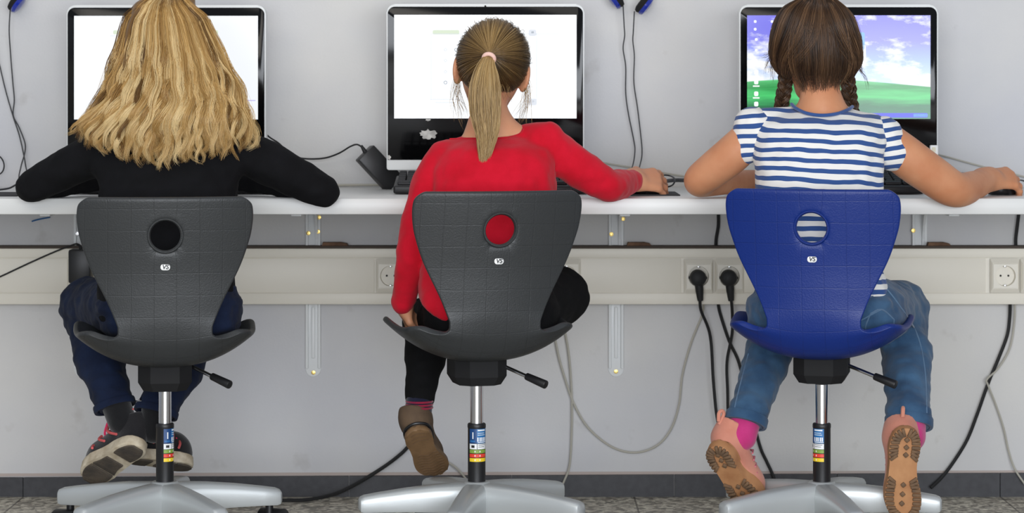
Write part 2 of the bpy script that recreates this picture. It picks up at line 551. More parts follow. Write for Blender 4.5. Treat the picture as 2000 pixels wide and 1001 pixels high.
TR_Y = -0.055
zt, zb = P(0, 485, TR_Y).z, P(0, 594, TR_Y).z
tk = empty('cable_trunking', (0, -0.03, zb), 'cream plastic cable trunking fixed along the wall below the worktop', 'cable duct')
def local(o, org):
    o.location = (0, 0, 0); return o
org = (0, -0.03, zb)
z1, z2 = P(0, 504, TR_Y).z, P(0, 571, TR_Y).z
t = MB()
t.box((-2.1, TR_Y, z1 + 0.0008), (2.1, -0.001, zt), 0.002); t.box((-2.1, TR_Y, zb), (2.1, -0.001, z2 - 0.0008), 0.002); t.box((-2.1, TR_Y + 0.003, z2 - 0.001), (2.1, -0.001, z1 + 0.001))
t.build('trunking_body', M['trunk'], tk, origin=org)
t = MB()
for a, b in ((0, 731), (796, 1330), (1448, 1925)):               # lid pieces between the sockets
    xa, xb = P(a, 0, TR_Y).x if a else -2.1, P(b, 0, TR_Y).x
    t.box((xa, TR_Y + 0.0002, z2 + 0.0008), (xb, TR_Y + 0.01, z1 - 0.0008), 0.0008)
t.build('trunking_cover', M['trunk'], tk, origin=org)
t = MB(); t.box((-2.1, -0.05, zt), (2.1, -0.001, zt + 0.0055)); t.build('top_seam_shade', M['seam_shade'], tk, origin=org)  # dark strip stands in for the shadow along the top seam

def screw(parent, org, px, py, y, mat, r=0.0055):
    p = P(px, py, y)
    s = MB(); s.lathe([(r, 0), (r * 0.9, 0.0018), (r * 0.35, 0.0022), (r * 0.34, 0.0006), (0, 0.0004)], 16, facing(p))
    o = s.build('screw', mat, parent, origin=org)
    return o
def bracket(px, label, screws, slot_end=True):
    c = P(px, 735, 0)
    org = Vector((c.x, 0, c.z))
    r = empty('wall_bracket', org, label, 'bracket', 'steel brackets carrying the worktop')
    w = S(30, 0); top = DESK_Z - DESK_T
    m = MB()
    h = top - c.z
    ol = [(-w / 2, h), (-w / 2, w / 2)] + [(w / 2 * math.cos(a), w / 2 + w / 2 * math.sin(a)) for a in np.linspace(math.pi, 2 * math.pi, 13)][1:-1] + [(w / 2, w / 2), (w / 2, h)]
    m.prism(ol, 0, 0.004, bev=0.0015, M=facing((c.x, 0, c.z)))
    for s in (-1, 1):                                            # two raised rails
        m.box((c.x + s * w * 0.40 - 0.0035, -0.013, c.z + w * 0.55), (c.x + s * w * 0.40 + 0.0035, -0.002, top), 0.002)
    m.build('upright', M['bracket'], r, origin=org)
    m = MB(); m.box((c.x - 0.0045, -0.008, c.z + w * 1.2), (c.x + 0.0045, -0.003, zb - 0.01), 0.0035)
    m.build('rib', M['bracket'], r, origin=org)
    m = MB()                                                     # arm under the worktop with a curved gusset
    m.box((c.x - 0.012, -0.50, top - 0.012), (c.x + 0.012, 0, top), 0.002)
    g = [(0, 0), (0, -0.11)] + [(0.085 - 0.075 * math.cos(a), -0.11 + 0.095 * math.sin(a)) for a in np.linspace(0, math.pi / 2, 9)] + [(0.16, -0.012), (0.16, 0)]
    m.prism([(-a, b) for a, b in g], 0, 0.006, M=Matrix.Translation((c.x + 0.006, 0, top)) @ Matrix(((0, 0, 1, 0), (1, 0, 0, 0), (0, 1, 0, 0), (0, 0, 0, 1))))
    m.build('arm', M['bracket'], r, origin=org)
    for px_, py_, mt in screws:
        screw(r, org, px_, py_, -0.0042 if py_ > 600 else -0.0132, M[mt])
    return r
bracket(160, 'steel wall bracket behind the left black chair, at far left', [(150, 456, 'steel'), (160, 728, 'brass')])
bracket(612, 'steel wall bracket with brass screws between the left and middle chairs', [(602, 455, 'brass'), (623, 424, 'brass'), (621, 452, 'brass'), (612, 727, 'brass')])
bracket(1203, 'steel wall bracket just right of the middle chair', [(1194, 457, 'brass'), (1217, 427, 'brass'), (1203, 725, 'brass')])
bracket(1795, 'steel wall bracket behind the right arm of the girl in stripes', [(1784, 450, 'brass')])

def plaster_gap(px0, px1, label):  # chipped gaps in the wall plaster, built as thin brown wedges
    p = P((px0 + px1) / 2, 479, -0.03); w = S(px1 - px0, -0.03)
    o = MB()
    pts = [(-w / 2, 0), (w / 2, 0), (w / 2 - 0.004, 0.006), (w * .2, 0.009), (-w * .3, 0.0075), (-w / 2 + .003, .009)]
    o.prism(pts, -0.012, 0.012, bev=0.001, M=facing((p.x, -0.032, zt + 0.0056)))
    tag(o.build('plaster_gap_wedge', M['plaster_chip'], origin=(p.x, -0.032, zt + 0.0055)), label, 'wood scrap', 'chipped plaster gaps above the trunking')
plaster_gap(629, 681, 'brown chipped plaster gap above the trunking between left and middle chairs')
plaster_gap(1224, 1272, 'brown chipped plaster gap above the trunking right of the middle chair')
plaster_gap(1810, 1856, 'brown chipped plaster gap above the trunking right of the blue chair')

SOCK_Y = TR_Y - 0.008
def socket(px, py, label, size=57):
    c = P(px, py, TR_Y)
    org = Vector((c.x, TR_Y, c.z))
    r = empty('power_socket', org, label, 'socket', 'sockets set into the trunking')
    w, h = S(size, TR_Y), S(67, TR_Y)
    i = S(47, TR_Y); R = S(20, TR_Y); yf = TR_Y - 0.0115
    n = 48
    m = MB()                                                     # insert with the round recess
    ang = [math.pi / 4 + 2 * math.pi * q / n for q in range(n)]
    sq = [(i / 2 * math.cos(a) / max(abs(math.cos(a)), abs(math.sin(a))), i / 2 * math.sin(a) / max(abs(math.cos(a)), abs(math.sin(a)))) for a in ang]
    T = facing((c.x, 0, c.z))
    def ring(pts, z): return [m.bm.verts.new(T @ Vector((a, b, z))) for a, b in pts]
    A0 = ring(sq, -TR_Y + 0.004); A = ring(sq, -yf)
    circ = lambda rr: [(rr * math.cos(t), rr * math.sin(t)) for t in ang]
    B = ring(circ(R), -yf); Cc = ring(circ(R * 0.96), -yf - 0.0125)
    k = len(sq)
    for Q, W in ((A0, A), (A, B), (B, Cc)):
        for j in range(k): m.bm.faces.new([Q[j], Q[(j + 1) % k], W[(j + 1) % k], W[j]])
    m.bm.faces.new(Cc)
    ins = m
    m = MB()                                                     # open frame with a sloping edge round the insert
    loops = [ring(rounded_rect(w, h, .003, 6), -TR_Y + .0002), ring(rounded_rect(w, h, .003, 6), -TR_Y + .0035), ring(rounded_rect(i + .004, i + .004, .002, 6), -TR_Y + .0105), ring(rounded_rect(i + .0006, i + .0006, .002, 6), -TR_Y + .0100), ring(rounded_rect(i + .0006, i + .0006, .002, 6), -TR_Y + .002)]
    for Q, W in zip(loops, loops[1:]):
        k = len(Q)
        for j in range(k): m.bm.faces.new([Q[j], Q[(j + 1) % k], W[(j + 1) % k], W[j]])
    m.build('frame', M['trunk'], r, origin=org)
    m = ins
    m.build('insert', M['trunk'], r, origin=org)
    for s in (-1, 1):
        m = MB(); m.cyl((c.x + s * 0.0095, yf + 0.0121, c.z), (c.x + s * 0.0095, yf + 0.0135, c.z), 0.0026, n=12)
        m.build('pin_hole', M['hole'], r, origin=org)
    for s in (-1, 1):
        m = MB(); m.box((c.x - 0.003, yf + 0.0015, c.z + s * R * 0.93 - 0.002), (c.x + 0.003, yf + 0.0110, c.z + s * R * 0.93 + 0.002), 0.0008)
        m.build('earth_clip', M['steel'], r, origin=org)
    return r
socket(1364, 539, 'white socket holding the left of the two round plugs, left of the blue chair')
socket(1424, 539, 'white socket holding the round plug nearest the blue chair')
socket(763, 538, 'white socket half hidden by the red sleeve of the middle girl')
socket(1962, 538, 'empty white socket at the right edge, facing the room')
socket(2021, 538, 'white socket cut off by the right edge of the photo')
socket(1106, 538, 'white socket mostly hidden behind the right edge of the middle chair')
socket(160, 538, 'white socket behind the black box adapter near the left chair')
# ------------------------------------------------------------------ computers
M['bezel'] = material('glossy_black_bezel', lin(9, 9, 10), rough=0.10, spec=0.28)
M['frame_white'] = material('white_monitor_shell', lin(228, 230, 228), rough=0.3)
def screen_page(name, marks):
    m = material(name, lin(20, 20, 20), rough=0.25)
    nt = m.node_tree; b = nt.nodes['Principled BSDF']
    b.inputs['Emission Strength'].default_value = 0.97
    b.inputs['Emission Color'].default_value = (0.93, 0.965, 1.0, 1)
    return m
M['screen_white'] = screen_page('lit_white_page', ())
M['ink_grey'] = material('lit_grey_print', lin(20, 20, 20), emit=((0.34, 0.38, 0.44, 1), 1.0))
M['ink_green'] = material('lit_pale_green', lin(20, 20, 20), emit=((0.70, 0.80, 0.62, 1), 1.0))
M['ink_line'] = material('lit_pale_line', lin(20, 20, 20), emit=((0.74, 0.78, 0.85, 1), 1.0))
M['ink_violet'] = material('lit_violet_line', lin(20, 20, 20), emit=((0.50, 0.46, 0.86, 1), 1.0))
M['ink_white'] = material('lit_white_icon', lin(20, 20, 20), emit=((0.95, 0.98, 1.0, 1), 1.15))
M['ink_blue'] = material('lit_taskbar_blue', lin(20, 20, 20), emit=((0.20, 0.22, 0.92, 1), 1.0))
M['ink_sky'] = material('lit_pale_blue', lin(20, 20, 20), emit=((0.35, 0.62, 0.95, 1), 1.0))
def landscape():
    m = material('lit_landscape', lin(20, 20, 20), rough=0.25)
    nt = m.node_tree; b = nt.nodes['Principled BSDF']
    uv = node(nt, 'UVMap'); sx = node(nt, 'SeparateXYZ'); nt.links.new(uv.outputs['UV'], sx.inputs[0])
    U, V = sx.outputs[0], sx.outputs[1]
    def ramp(src, stops):
        r = node(nt, 'ValToRGB'); e = r.color_ramp.elements
        e[0].position, e[0].color = stops[0]; e[1].position, e[1].color = stops[1]
        for p, c in stops[2:]:
            q = e.new(p); q.color = c
        nt.links.new(src, r.inputs['Fac']); return r.outputs['Color']
    sky = ramp(V, [(0.36, lin(205, 228, 255)), (1.0, lin(112, 108, 232)), (0.55, lin(165, 190, 255)), (0.75, lin(140, 140, 244))])
    mp = node(nt, 'Mapping'); mp.inputs['Scale'].default_value = (4.2, 5.2, 1); mp.inputs['Location'].default_value = (1.3, 0.35, 0)
    nt.links.new(uv.outputs['UV'], mp.inputs['Vector'])
    cn = node(nt, 'TexNoise'); cn.inputs['Scale'].default_value = 1.0; cn.inputs['Detail'].default_value = 6; cn.inputs['Roughness'].default_value = 0.62
    nt.links.new(mp.outputs['Vector'], cn.inputs['Vector'])
    lowness = math_node(nt, 'MULTIPLY', math_node(nt, 'SUBTRACT', 0.85, V), 0.26)
    cl = ramp(math_node(nt, 'ADD', cn.outputs['Fac'], lowness), [(0.53, (0, 0, 0, 1)), (0.66, (1, 1, 1, 1))])
    mx = node(nt, 'MixRGB'); nt.links.new(cl, mx.inputs['Fac']); nt.links.new(sky, mx.inputs['Color1']); mx.inputs['Color2'].default_value = (0.96, 0.98, 1, 1)
    gm = node(nt, 'Mapping'); gm.inputs['Scale'].default_value = (3, 16, 1); nt.links.new(uv.outputs['UV'], gm.inputs['Vector'])
    gn = node(nt, 'TexNoise'); gn.inputs['Scale'].default_value = 1.3; gn.inputs['Detail'].default_value = 4; nt.links.new(gm.outputs['Vector'], gn.inputs['Vector'])
    gv = math_node(nt, 'ADD', V, math_node(nt, 'MULTIPLY', math_node(nt, 'SUBTRACT', gn.outputs['Fac'], 0.5), 0.16))
    grass = ramp(gv, [(0.0, lin(38, 128, 92)), (0.40, lin(96, 208, 128)), (0.12, lin(24, 112, 66)), (0.22, lin(64, 205, 108)), (0.31, lin(30, 150, 70))])
    hill = math_node(nt, 'ADD', math_node(nt, 'MULTIPLY', math_node(nt, 'SINE', math_node(nt, 'ADD', math_node(nt, 'MULTIPLY', U, 3.0), 0.55)), 0.055), 0.335)
    hd = math_node(nt, 'SMOOTH_MIN', 1.0, math_node(nt, 'MAXIMUM', math_node(nt, 'MULTIPLY', math_node(nt, 'SUBTRACT', hill, V), 140), 0.0), 0.1)
    m2 = node(nt, 'MixRGB'); nt.links.new(hd, m2.inputs['Fac']); nt.links.new(mx.outputs['Color'], m2.inputs['Color1']); nt.links.new(grass, m2.inputs['Color2'])
    nt.links.new(m2.outputs['Color'], b.inputs['Emission Color'])
    b.inputs['Emission Strength'].default_value = 1.0
    return m
M['screen_land'] = landscape()

MON_Y = -0.22
def monitor(px0, px1, label, marks=(), scr='screen_white', dy=0):
    """all-in-one computer: white shell, glossy black bezel, silver chin; photo columns px0..px1"""
    cx = P((px0 + px1) / 2, 0, MON_Y).x
    w = S(px1 - px0, MON_Y)
    zt_, zb_ = P(0, 8 + dy, MON_Y).z, P(0, 332 + dy, MON_Y).z
    org = Vector((cx, MON_Y + 0.09, DESK_Z))
    r = empty('all_in_one_computer', org, label, 'computer', 'all-in-one computers on the worktop')
    h = zt_ - zb_; cz = (zt_ + zb_) / 2
    m = MB(); ol = [(x, y) for x, y in rounded_rect(w, h, 0.020, 8) if y > 0] ; q_ = 0.006
    ol += [(-w / 2 + q_ - q_ * math.cos(t), -h / 2 + q_ - q_ * math.sin(t)) for t in np.linspace(0, math.pi / 2, 4)] + [(w / 2 - q_ + q_ * math.sin(t), -h / 2 + q_ - q_ * math.cos(t)) for t in np.linspace(0, math.pi / 2, 4)]
    m.prism(ol, -0.045, 0.0, bev=0.002, M=facing((cx, MON_Y, cz)), seg=3)
    m.prism(rounded_rect(w * .8, h * .7, 0.03, 6), -0.075, -0.044, bev=0.012, M=facing((cx, MON_Y, cz)), seg=3)
    m.build('shell', M['frame_white'], r, origin=org)
    bz_t, bz_b = P(0, 13 + dy, MON_Y).z, P(0, 312 + dy, MON_Y).z
    m = MB()
    bw = w - S(4.6, MON_Y)
    ol = [q for q in rounded_rect(bw, bz_t - bz_b, 0.017, 8)]
    ol = [(x, max(y, -(bz_t - bz_b) / 2)) if y > 0 else (math.copysign(bw / 2, x), -(bz_t - bz_b) / 2) for x, y in ol]
    dd = [ol[0]]
    for q in ol[1:]:
        if (Vector(q) - Vector(dd[-1])).length > 1e-5: dd.append(q)
    m.prism(dd, -0.001, 0.0022, bev=0.0008, M=facing((cx, MON_Y, (bz_t + bz_b) / 2)))
    m.build('bezel', M['bezel'], r, origin=org)
    sx0, sx1 = cx - w / 2 + S(15, MON_Y), cx + w / 2 - S(15, MON_Y)
    sz1, sz0 = P(0, 29 + dy, MON_Y).z, P(0, 231 + dy, MON_Y).z
    ys = MON_Y - 0.0026
    V = np.array([(sx0, ys, sz0), (sx1, ys, sz0), (sx1, ys, sz1), (sx0, ys, sz1)]) - np.array(org)
    me = fast_mesh('screen', V, np.array([[0, 1, 2, 3]]), False)
    uv = me.uv_layers.new(name='UVMap')
    for i, q in enumerate(((0, 0), (1, 0), (1, 1), (0, 1))): uv.data[i].uv = q
    sc = link('screen', me, M[scr], r)
    for kind, name, x, y, a, b in marks:
        p = P(x, y, ys - 0.0004)
        g = MB()
        if kind == 'ring':
            g.lathe([(S(a, MON_Y), 0), (S(a, MON_Y), 0.0003), (S(a - 1.3, MON_Y), 0.0003), (S(a - 1.3, MON_Y), 0)], 20, facing(p))
        else:
            g.prism(rounded_rect(S(a, MON_Y), S(b, MON_Y), S(min(a, b) * .3, MON_Y), 3), -0.0002, 0.0002, M=facing(p))
        g.build('screen_mark' if kind != 'icon' else 'desktop_icon', M[name], sc, origin=org, flat=True)
    m = MB(); m.lathe([(0, 0), (0.0022, 0), (0.0022, 0.0006), (0, 0.0006)], 14, facing((cx, MON_Y - 0.0024, P(0, 18 + dy, 0).z + 0.0)))
    m.build('camera_lens', M['hole'], r, origin=org)
    m = MB()                                                     # stand
    m.box((cx - 0.10, MON_Y - 0.01, DESK_Z), (cx + 0.10, MON_Y + 0.14, DESK_Z + 0.008), 0.003)
    m.box((cx - 0.045, MON_Y + 0.045, DESK_Z + 0.006), (cx + 0.045, MON_Y + 0.065, zb_ + 0.14), 0.004)
    m.build('stand', M['black'], r, origin=org)
    return r, org, cx, zb_, w
marks2 = [('bar', 'ink_green', 871, 63, 52, 9), ('bar', 'ink_line', 968, 66, 250, 1.2), ('bar', 'ink_line', 842, 130, 1.2, 130), ('bar', 'ink_line', 1048, 130, 1.2, 130),
          ('bar', 'ink_line', 870, 194, 60, 1.4), ('bar', 'ink_line', 870, 200, 40, 1.4), ('bar', 'ink_line', 1040, 64, 15, 13), ('bar', 'ink_line', 1041, 199, 15, 13),
          ('bar', 'ink_grey', 1040, 63, 5, 4), ('bar', 'ink_grey', 1041, 198, 4, 4), ('ring', 'ink_grey', 891, 97, 3.6, 0), ('ring', 'ink_grey', 870, 161, 3.6, 0),
          ('ring', 'ink_line', 870, 118, 3, 0), ('ring', 'ink_line', 870, 140, 3, 0), ('ring', 'ink_line', 870, 97, 3, 0)]
marks1 = [('bar', 'ink_violet', 489, 196, 20, 1.8), ('bar', 'ink_green', 226, 63, 10, 8), ('bar', 'ink_green', 420, 63, 12, 8), ('bar', 'ink_line', 240, 70, 50, 1.2)]
marks3 = [('bar', 'ink_blue', 1636, 225, 352, 9), ('bar', 'ink_sky', 1798, 225, 28, 6), ('bar', 'ink_sky', 1683, 80, 12, 34), ('bar', 'ink_white', 1685, 107, 12, 38), ('bar', 'ink_white', 1678, 107, 8, 38)]
for x, y in ((1475, 42), (1508, 42), (1475, 57), (1508, 57), (1477, 77), (1477, 98), (1477, 118)):
    marks3.append(('icon', 'ink_white', x, y, 5, 5))
for x, y in ((1477, 141), (1477, 160), (1477, 183), (1477, 203)):
    marks3 += [('icon', 'ink_white', x, y, 8, 9), ('icon', 'ink_white', x, y + 8, 13, 2.5)]
monitor(130, 519, 'white framed computer with blank lit page behind the long blonde hair', marks1, dy=2)
mon2 = monitor(755, 1141, 'white framed computer with lit page behind the ponytail girl', marks2)
mon3 = monitor(1444, 1832, 'white framed computer showing a green landscape behind the girl in stripes', marks3, 'screen_land', dy=1)
M['smear'] = material('pale_torn_paper', lin(214, 212, 206), rough=0.9, vary=(60, lin(150, 148, 144)))
def blotch(px, py, rx, ry, seed, name, parent, org, mat):
    """irregular torn patch stuck on the bezel"""
    r = random.Random(seed); p = P(px, py, MON_Y - 0.0022)
    ol = []
    for k in range(26):
        a = 2 * math.pi * k / 26; q = r.uniform(0.6, 1.05)
        ol.append((S(rx, MON_Y) * q * math.cos(a), S(ry, MON_Y) * q * math.sin(a)))
    b = MB(); b.prism(ol, 0, 0.0004, M=facing(p)); return b.build(name, mat, parent, origin=org, flat=True)
blotch(838, 262, 20, 11, 3, 'torn_sticker', mon2[0], mon2[1], M['smear'])
blotch(836, 234, 6, 2.5, 5, 'torn_sticker', mon2[0], mon2[1], M['smear'])
blotch(760, 307, 4, 5, 6, 'torn_sticker', mon2[0], mon2[1], M['smear'])
p = P(1823, 296, MON_Y - 0.003)
b = MB(); b.prism(rounded_rect(S(16, MON_Y), S(26, MON_Y), 0.003, 4), -0.001, 0.012, bev=0.002, M=facing(p))
b.prism(rounded_rect(S(12, MON_Y), S(11, MON_Y), 0.004, 4, cx=-S(13, MON_Y), cy=-S(6, MON_Y)), -0.001, 0.010, bev=0.002, M=facing(p))
o = b.build('clip', M['white'], mon3[0], origin=mon3[1])
b = MB(); b.prism(rounded_rect(S(8, MON_Y), S(10, MON_Y), 0.002, 3), 0.0115, 0.0124, M=facing(P(1822, 292, MON_Y - 0.003)))
b.build('paper_label', material('faded_label', lin(226, 220, 196), rough=0.8), o, origin=mon3[1], flat=True)

M['key'] = material('black_keys', lin(34, 34, 36), rough=0.5)
def keyboard(px0, px1, label, yf=-0.465):
    cx = P((px0 + px1) / 2, 380, yf).x; w = S(px1 - px0, yf)
    dep = 0.155
    org = Vector((cx, yf + dep / 2, DESK_Z))
    r = empty('keyboard', org, label, 'keyboard', 'black keyboards on the worktop')
    tilt = Matrix.Translation((cx, yf, DESK_Z)) @ Matrix.Rotation(math.radians(7), 4, 'X')
    m = MB(); m.box((-w / 2, 0, 0.001), (w / 2, dep, 0.020), 0.005, M=tilt, seg=3)
    m.box((-w / 2 + 0.004, dep - 0.012, -0.018), (-w / 2 + 0.03, dep - 0.004, 0.004), 0.002, M=tilt); m.box((w / 2 - 0.03, dep - 0.012, -0.018), (w / 2 - 0.004, dep - 0.004, 0.004), 0.002, M=tilt)
    m.build('keyboard_body', M['black'], r, origin=org)
    pitch = 0.0188
    n = int((w - 0.016) / pitch)
    m = MB()
    for row in range(6):
        y0 = 0.016 + row * 0.0205 + (0.006 if row == 5 else 0)
        if row == 0:
            widths = [1.3] * 3 + [6] + [1.3] * 3
        else:
            widths = [1] * n
        tot = sum(widths); sc = (w - 0.016) / tot; x = -w / 2 + 0.008
        for q in widths:
            m.box((x + 0.0012, y0, 0.019), (x + q * sc - 0.0012, y0 + 0.0175, 0.0275 + 0.0012 * row), 0.002, M=tilt, seg=1)
            x += q * sc
    m.build('keys', M['key'], r, origin=org)
    return r
keyboard(146, 556, 'black keyboard in front of the blonde girl')
keyboard(768, 1150, 'black keyboard in front of the girl in red')
keyboard(1420, 1806, 'black keyboard under a tangle of cables at right', yf=-0.475)

M['pad'] = material('mouse_pad_cloth', lin(52, 52, 54), rough=0.9, bump=(400, 0.2))
def mouse_pad(px0, px1, label, yf):
    cx = P((px0 + px1) / 2, 380, yf).x; w = S(px1 - px0, yf)
    m = MB(); m.prism(rounded_rect(w, 0.19, 0.006, 4), 0, 0.003, bev=0.001, M=Matrix.Translation((cx, yf + 0.095, DESK_Z)))
    tag(m.build('mouse_pad', M['pad'], origin=(cx, yf + 0.095, DESK_Z)), label, 'mouse pad')
mouse_pad(1168, 1329, 'dark mouse pad under the right hand of the girl in red', -0.545)
mouse_pad(-130, 33, 'dark mouse pad at the left edge of the worktop', -0.575)
def mouse(x, y, ang, z, label, cable=None):
    org = Vector((x, y, z))
    T = Matrix.Translation(org) @ Matrix.Rotation(ang, 4, 'Z')
    r = empty('computer_mouse', org, label, 'mouse')
    m = MB(); m.prism([(0.029 * math.copysign(abs(math.cos(t)) ** .75, math.cos(t)), 0.053 * math.copysign(abs(math.sin(t)) ** .8, math.sin(t))) for t in np.linspace(0, 2 * math.pi, 33)[:-1]], 0.001, 0.026, bev=0.011, M=T, seg=4)
    m.build('mouse_body', M['black'], r, origin=org)
    m = MB(); m.cyl(T @ Vector((-0.003, 0.028, 0.024)), T @ Vector((0.003, 0.028, 0.024)), 0.0065, n=16)
    m.build('scroll_wheel', M['dark_cable'], r, origin=org)
    if cable:
        m = MB(); m.tube([T @ Vector((0, 0.05, 0.012))] + [Vector(c) for c in cable], 0.0019, n=6)
        m.build('mouse_cable', M['black'], r, origin=org)
    return r
HAND2 = P(1258, 362, -0.50)
mouse(HAND2.x + 0.004, -0.47, math.radians(-38), DESK_Z + 0.003, 'black mouse under the hand of the girl in red',
      [P(1292, 344, -0.36), P(1308, 343, -0.34), P(1318, 350, -0.40), P(1312, 362, -0.42), P(1290, 367, -0.40)])
HAND3 = P(1962, 366, -0.50)
mouse(HAND3.x + 0.006, -0.47, math.radians(-35), DESK_Z, 'black mouse under the hand of the girl in stripes',
      [P(1990, 352, -0.36), P(2010, 356, -0.3), P(2040, 360, -0.2)])

# ------------------------------------------------------------------ cables and small things
def cable(name, label, pts, r, mat, cat='cable', group=None, base=None):
    pts = [Vector(p) for p in pts]
    org = min(pts, key=lambda p: p.z).copy() if base is None else Vector(base)
    m = MB(); m.tube(pts, r, n=8, res=8)
    return tag(m.build(name, mat, origin=org), label, cat, group)
def power_plug_cable(px, py, label, pts, r=0.0038):
    c = P(px, py, SOCK_Y)
    org = Vector((c.x, TR_Y - 0.0135, c.z))
    e = empty('power_cable', org, label, 'power cable')
    m = MB(); R = S(16, SOCK_Y)
    m.lathe([(0, -0.0075), (R * .9, -0.0075), (R * .92, 0.002), (R, 0.004), (R, 0.024), (R * 0.88, 0.031), (R * 0.5, 0.035), (0, 0.036)], 26, facing((c.x, TR_Y - 0.0135, c.z)))
    for s in (-1, 1): m.box((c.x + s * R - 0.0025, TR_Y - 0.032, c.z - 0.003), (c.x + s * R + 0.0025, TR_Y - 0.016, c.z + 0.003), 0.001)
    a = Vector((c.x + 0.001, TR_Y - 0.033, c.z - R * .3)); b = P(px + 6, py + 46, TR_Y - 0.03)
    m.tube([a, (a + b) / 2, b], [0.0105, 0.0098, 0.0068], n=12)
    m.build('plug', M['black_matte'], e, origin=org)
    m = MB(); m.tube([b + (a - b) * .15] + [Vector(p) for p in pts], r, n=8)
    m.build('cord', M['black_matte'], e, origin=org)
    return e
W = -0.012
power_plug_cable(1362, 541, 'black cord from the left round plug, hanging down in front of the wall', [P(1369, 605, -0.06), P(1387, 655, -0.03), P(1393, 740, -0.03), P(1399, 805, -0.03), P(1407, 845, -0.03), P(1420, 900, -0.04), P(1450, 958, -0.06)])
power_plug_cable(1422, 541, 'black cord from the right round plug beside the blue chair', [P(1430, 605, -0.06), P(1430, 650, -0.04), P(1420, 705, -0.03), P(1421, 760, -0.03), P(1424, 830, -0.03), P(1440, 900, -0.04), P(1480, 955, -0.07)])
cable('black_cable', 'black cable crossing behind the left leg of the girl in stripes', [P(1402, 585, -0.02), P(1406, 610, W), P(1424, 665, W), P(1444, 710, W), P(1466, 800, W), P(1484, 870, W), P(1497, 900, W), P(1508, 924, -0.018), P(1520, 960, -0.03)], 0.004, M['black_matte'])
cable('black_cable', 'black cable dropping behind the trunking beside the blue chair', [P(1403, 416, W), P(1403, 440, W), P(1399, 465, W), P(1398, 481, W)], 0.0042, M['black_matte'])
cable('black_cable', 'black cable dropping behind the trunking at the far right', [P(1990, 416, W), P(1987, 440, W), P(1984, 465, W), P(1984, 481, W)], 0.0042, M['black_matte'])
cable('grey_cable', 'pale cable hanging in a wide loop between the middle and blue chairs', [P(1374, 590, -0.02), P(1371, 615, W), P(1350, 668, W), P(1333, 730, W), P(1326, 790, W), P(1310, 838, W), P(1282, 870, W), P(1240, 883, W), P(1195, 872, W), P(1150, 836, W), P(1122, 790, W), P(1104, 740, W), P(1090, 690, W), P(1082, 640, W), P(1080, 590, -0.02)], 0.0027, M['grey_cable'])
cable('grey_cable', 'pale cable hanging straight down right of the middle chair', [P(1098, 590, -0.02), P(1103, 640, W), P(1112, 700, W), P(1117, 780, W), P(1116, 860, W), P(1112, 910, W), P(1102, 938, -0.02), P(1096, 950, -0.03)], 0.0027, M['grey_cable'])
cable('grey_cable', 'pale cable on the floor behind the brown shoe', [P(872, 900, W - .006), P(890, 912, -0.02), P(905, 928, -0.02), P(925, 955, -0.06)], 0.0026, M['grey_cable'])
cable('black_cable', 'black cable curving along the floor between left and middle chairs', [P(800, 868, -0.02), P(785, 884, -0.02), P(757, 906, -0.025), P(720, 930, -0.03), P(685, 950, -0.05), P(650, 965, -0.07), P(600, 975, -0.10), P(540, 977, -0.12), P(470, 983, -0.16), P(400, 990, -0.2)], 0.0045, M['black_matte'])
cable('black_cable', 'black cable hanging down the wall at the right, reaching the floor', [P(1973, 590, -0.02), P(1972, 620, W), P(1967, 655, W), P(1950, 700, W), P(1930, 748, W), P(1908, 810, W), P(1888, 860, W), P(1860, 905, W), P(1838, 933, -0.02), P(1818, 952, -0.03)], 0.0042, M['black_matte'])
cable('grey_cable', 'pale cable at right, looping down the wall beside the black one', [P(1982, 590, -0.02), P(1981, 630, W), P(1972, 680, W), P(1950, 718, W), P(1928, 740, W - 0.009), P(1930, 752, W - 0.006), P(1945, 790, W), P(1960, 835, W), P(1970, 880, W), P(1982, 915, -0.02), P(2002, 945, -0.03)], 0.0024, M['grey_cable'])
cable('grey_cable', 'pale cable lying along the back of the worktop left of the middle computer', [P(640, 362, -0.02), P(700, 361, -0.02), P(760, 361, -0.02), P(800, 361, -0.03)], 0.003, M['grey_cable'])
cable('grey_cable', 'thin pale cable sagging along the wall from the middle computer to the right', [P(1130, 305, -0.10), P(1170, 316, -0.02), P(1240, 328, -0.008), P(1330, 343, -0.008), P(1400, 352, -0.02)], 0.0022, M['grey_cable'])
cable('grey_cable', 'thin pale cable sagging along the wall from the right computer', [P(1825, 300, -0.12), P(1850, 306, -0.02), P(1900, 320, -0.008), P(1960, 335, -0.008), P(2030, 352, -0.02)], 0.0022, M['grey_cable'])
cable('black_cable', 'thick black cable lying on the worktop beside the girl in red', [P(1262, 366, -0.30), P(1285, 357, -0.24), P(1312, 352, -0.16), P(1340, 352, -0.14), P(1390, 353, -0.14)], 0.0048, M['dark_cable'])
cable('black_cable', 'black cable rising from the left computer to the black power brick', [P(500, 230, -0.16), P(520, 262, -0.16), P(545, 280, -0.12), P(565, 300, -0.08), P(590, 309, -0.05), P(630, 309, -0.05), P(660, 300, -0.06), P(684, 286, -0.09), P(697, 282, -0.13), P(707, 287, -0.155)], 0.0021, M['black_matte'])
cable('black_cable', 'thin black cable lying on the trunking at the left edge', [P(148, 476, -0.07), P(142, 478, -0.065), P(110, 490, -0.062), P(60, 512, -0.062), P(0, 540, -0.062), P(-40, 556, -0.062)], 0.0021, M['black_matte'])
cable('black_cable', 'small black cable loop at the left edge above the mouse pad', [P(-20, 300, -0.04), P(0, 306, -0.03), P(8, 322, -0.03), P(2, 338, -0.03), P(-20, 345, -0.04)], 0.0017, M['black_matte'])
cable('black_cable', 'thin black cable running from left mouse pad under the black sleeve', [P(-30, 372, -0.40), P(0, 370, -0.42), P(18, 367, -0.44), P(30, 361, -0.50), P(40, 356, -0.52)], 0.0022, M['dark_cable'])
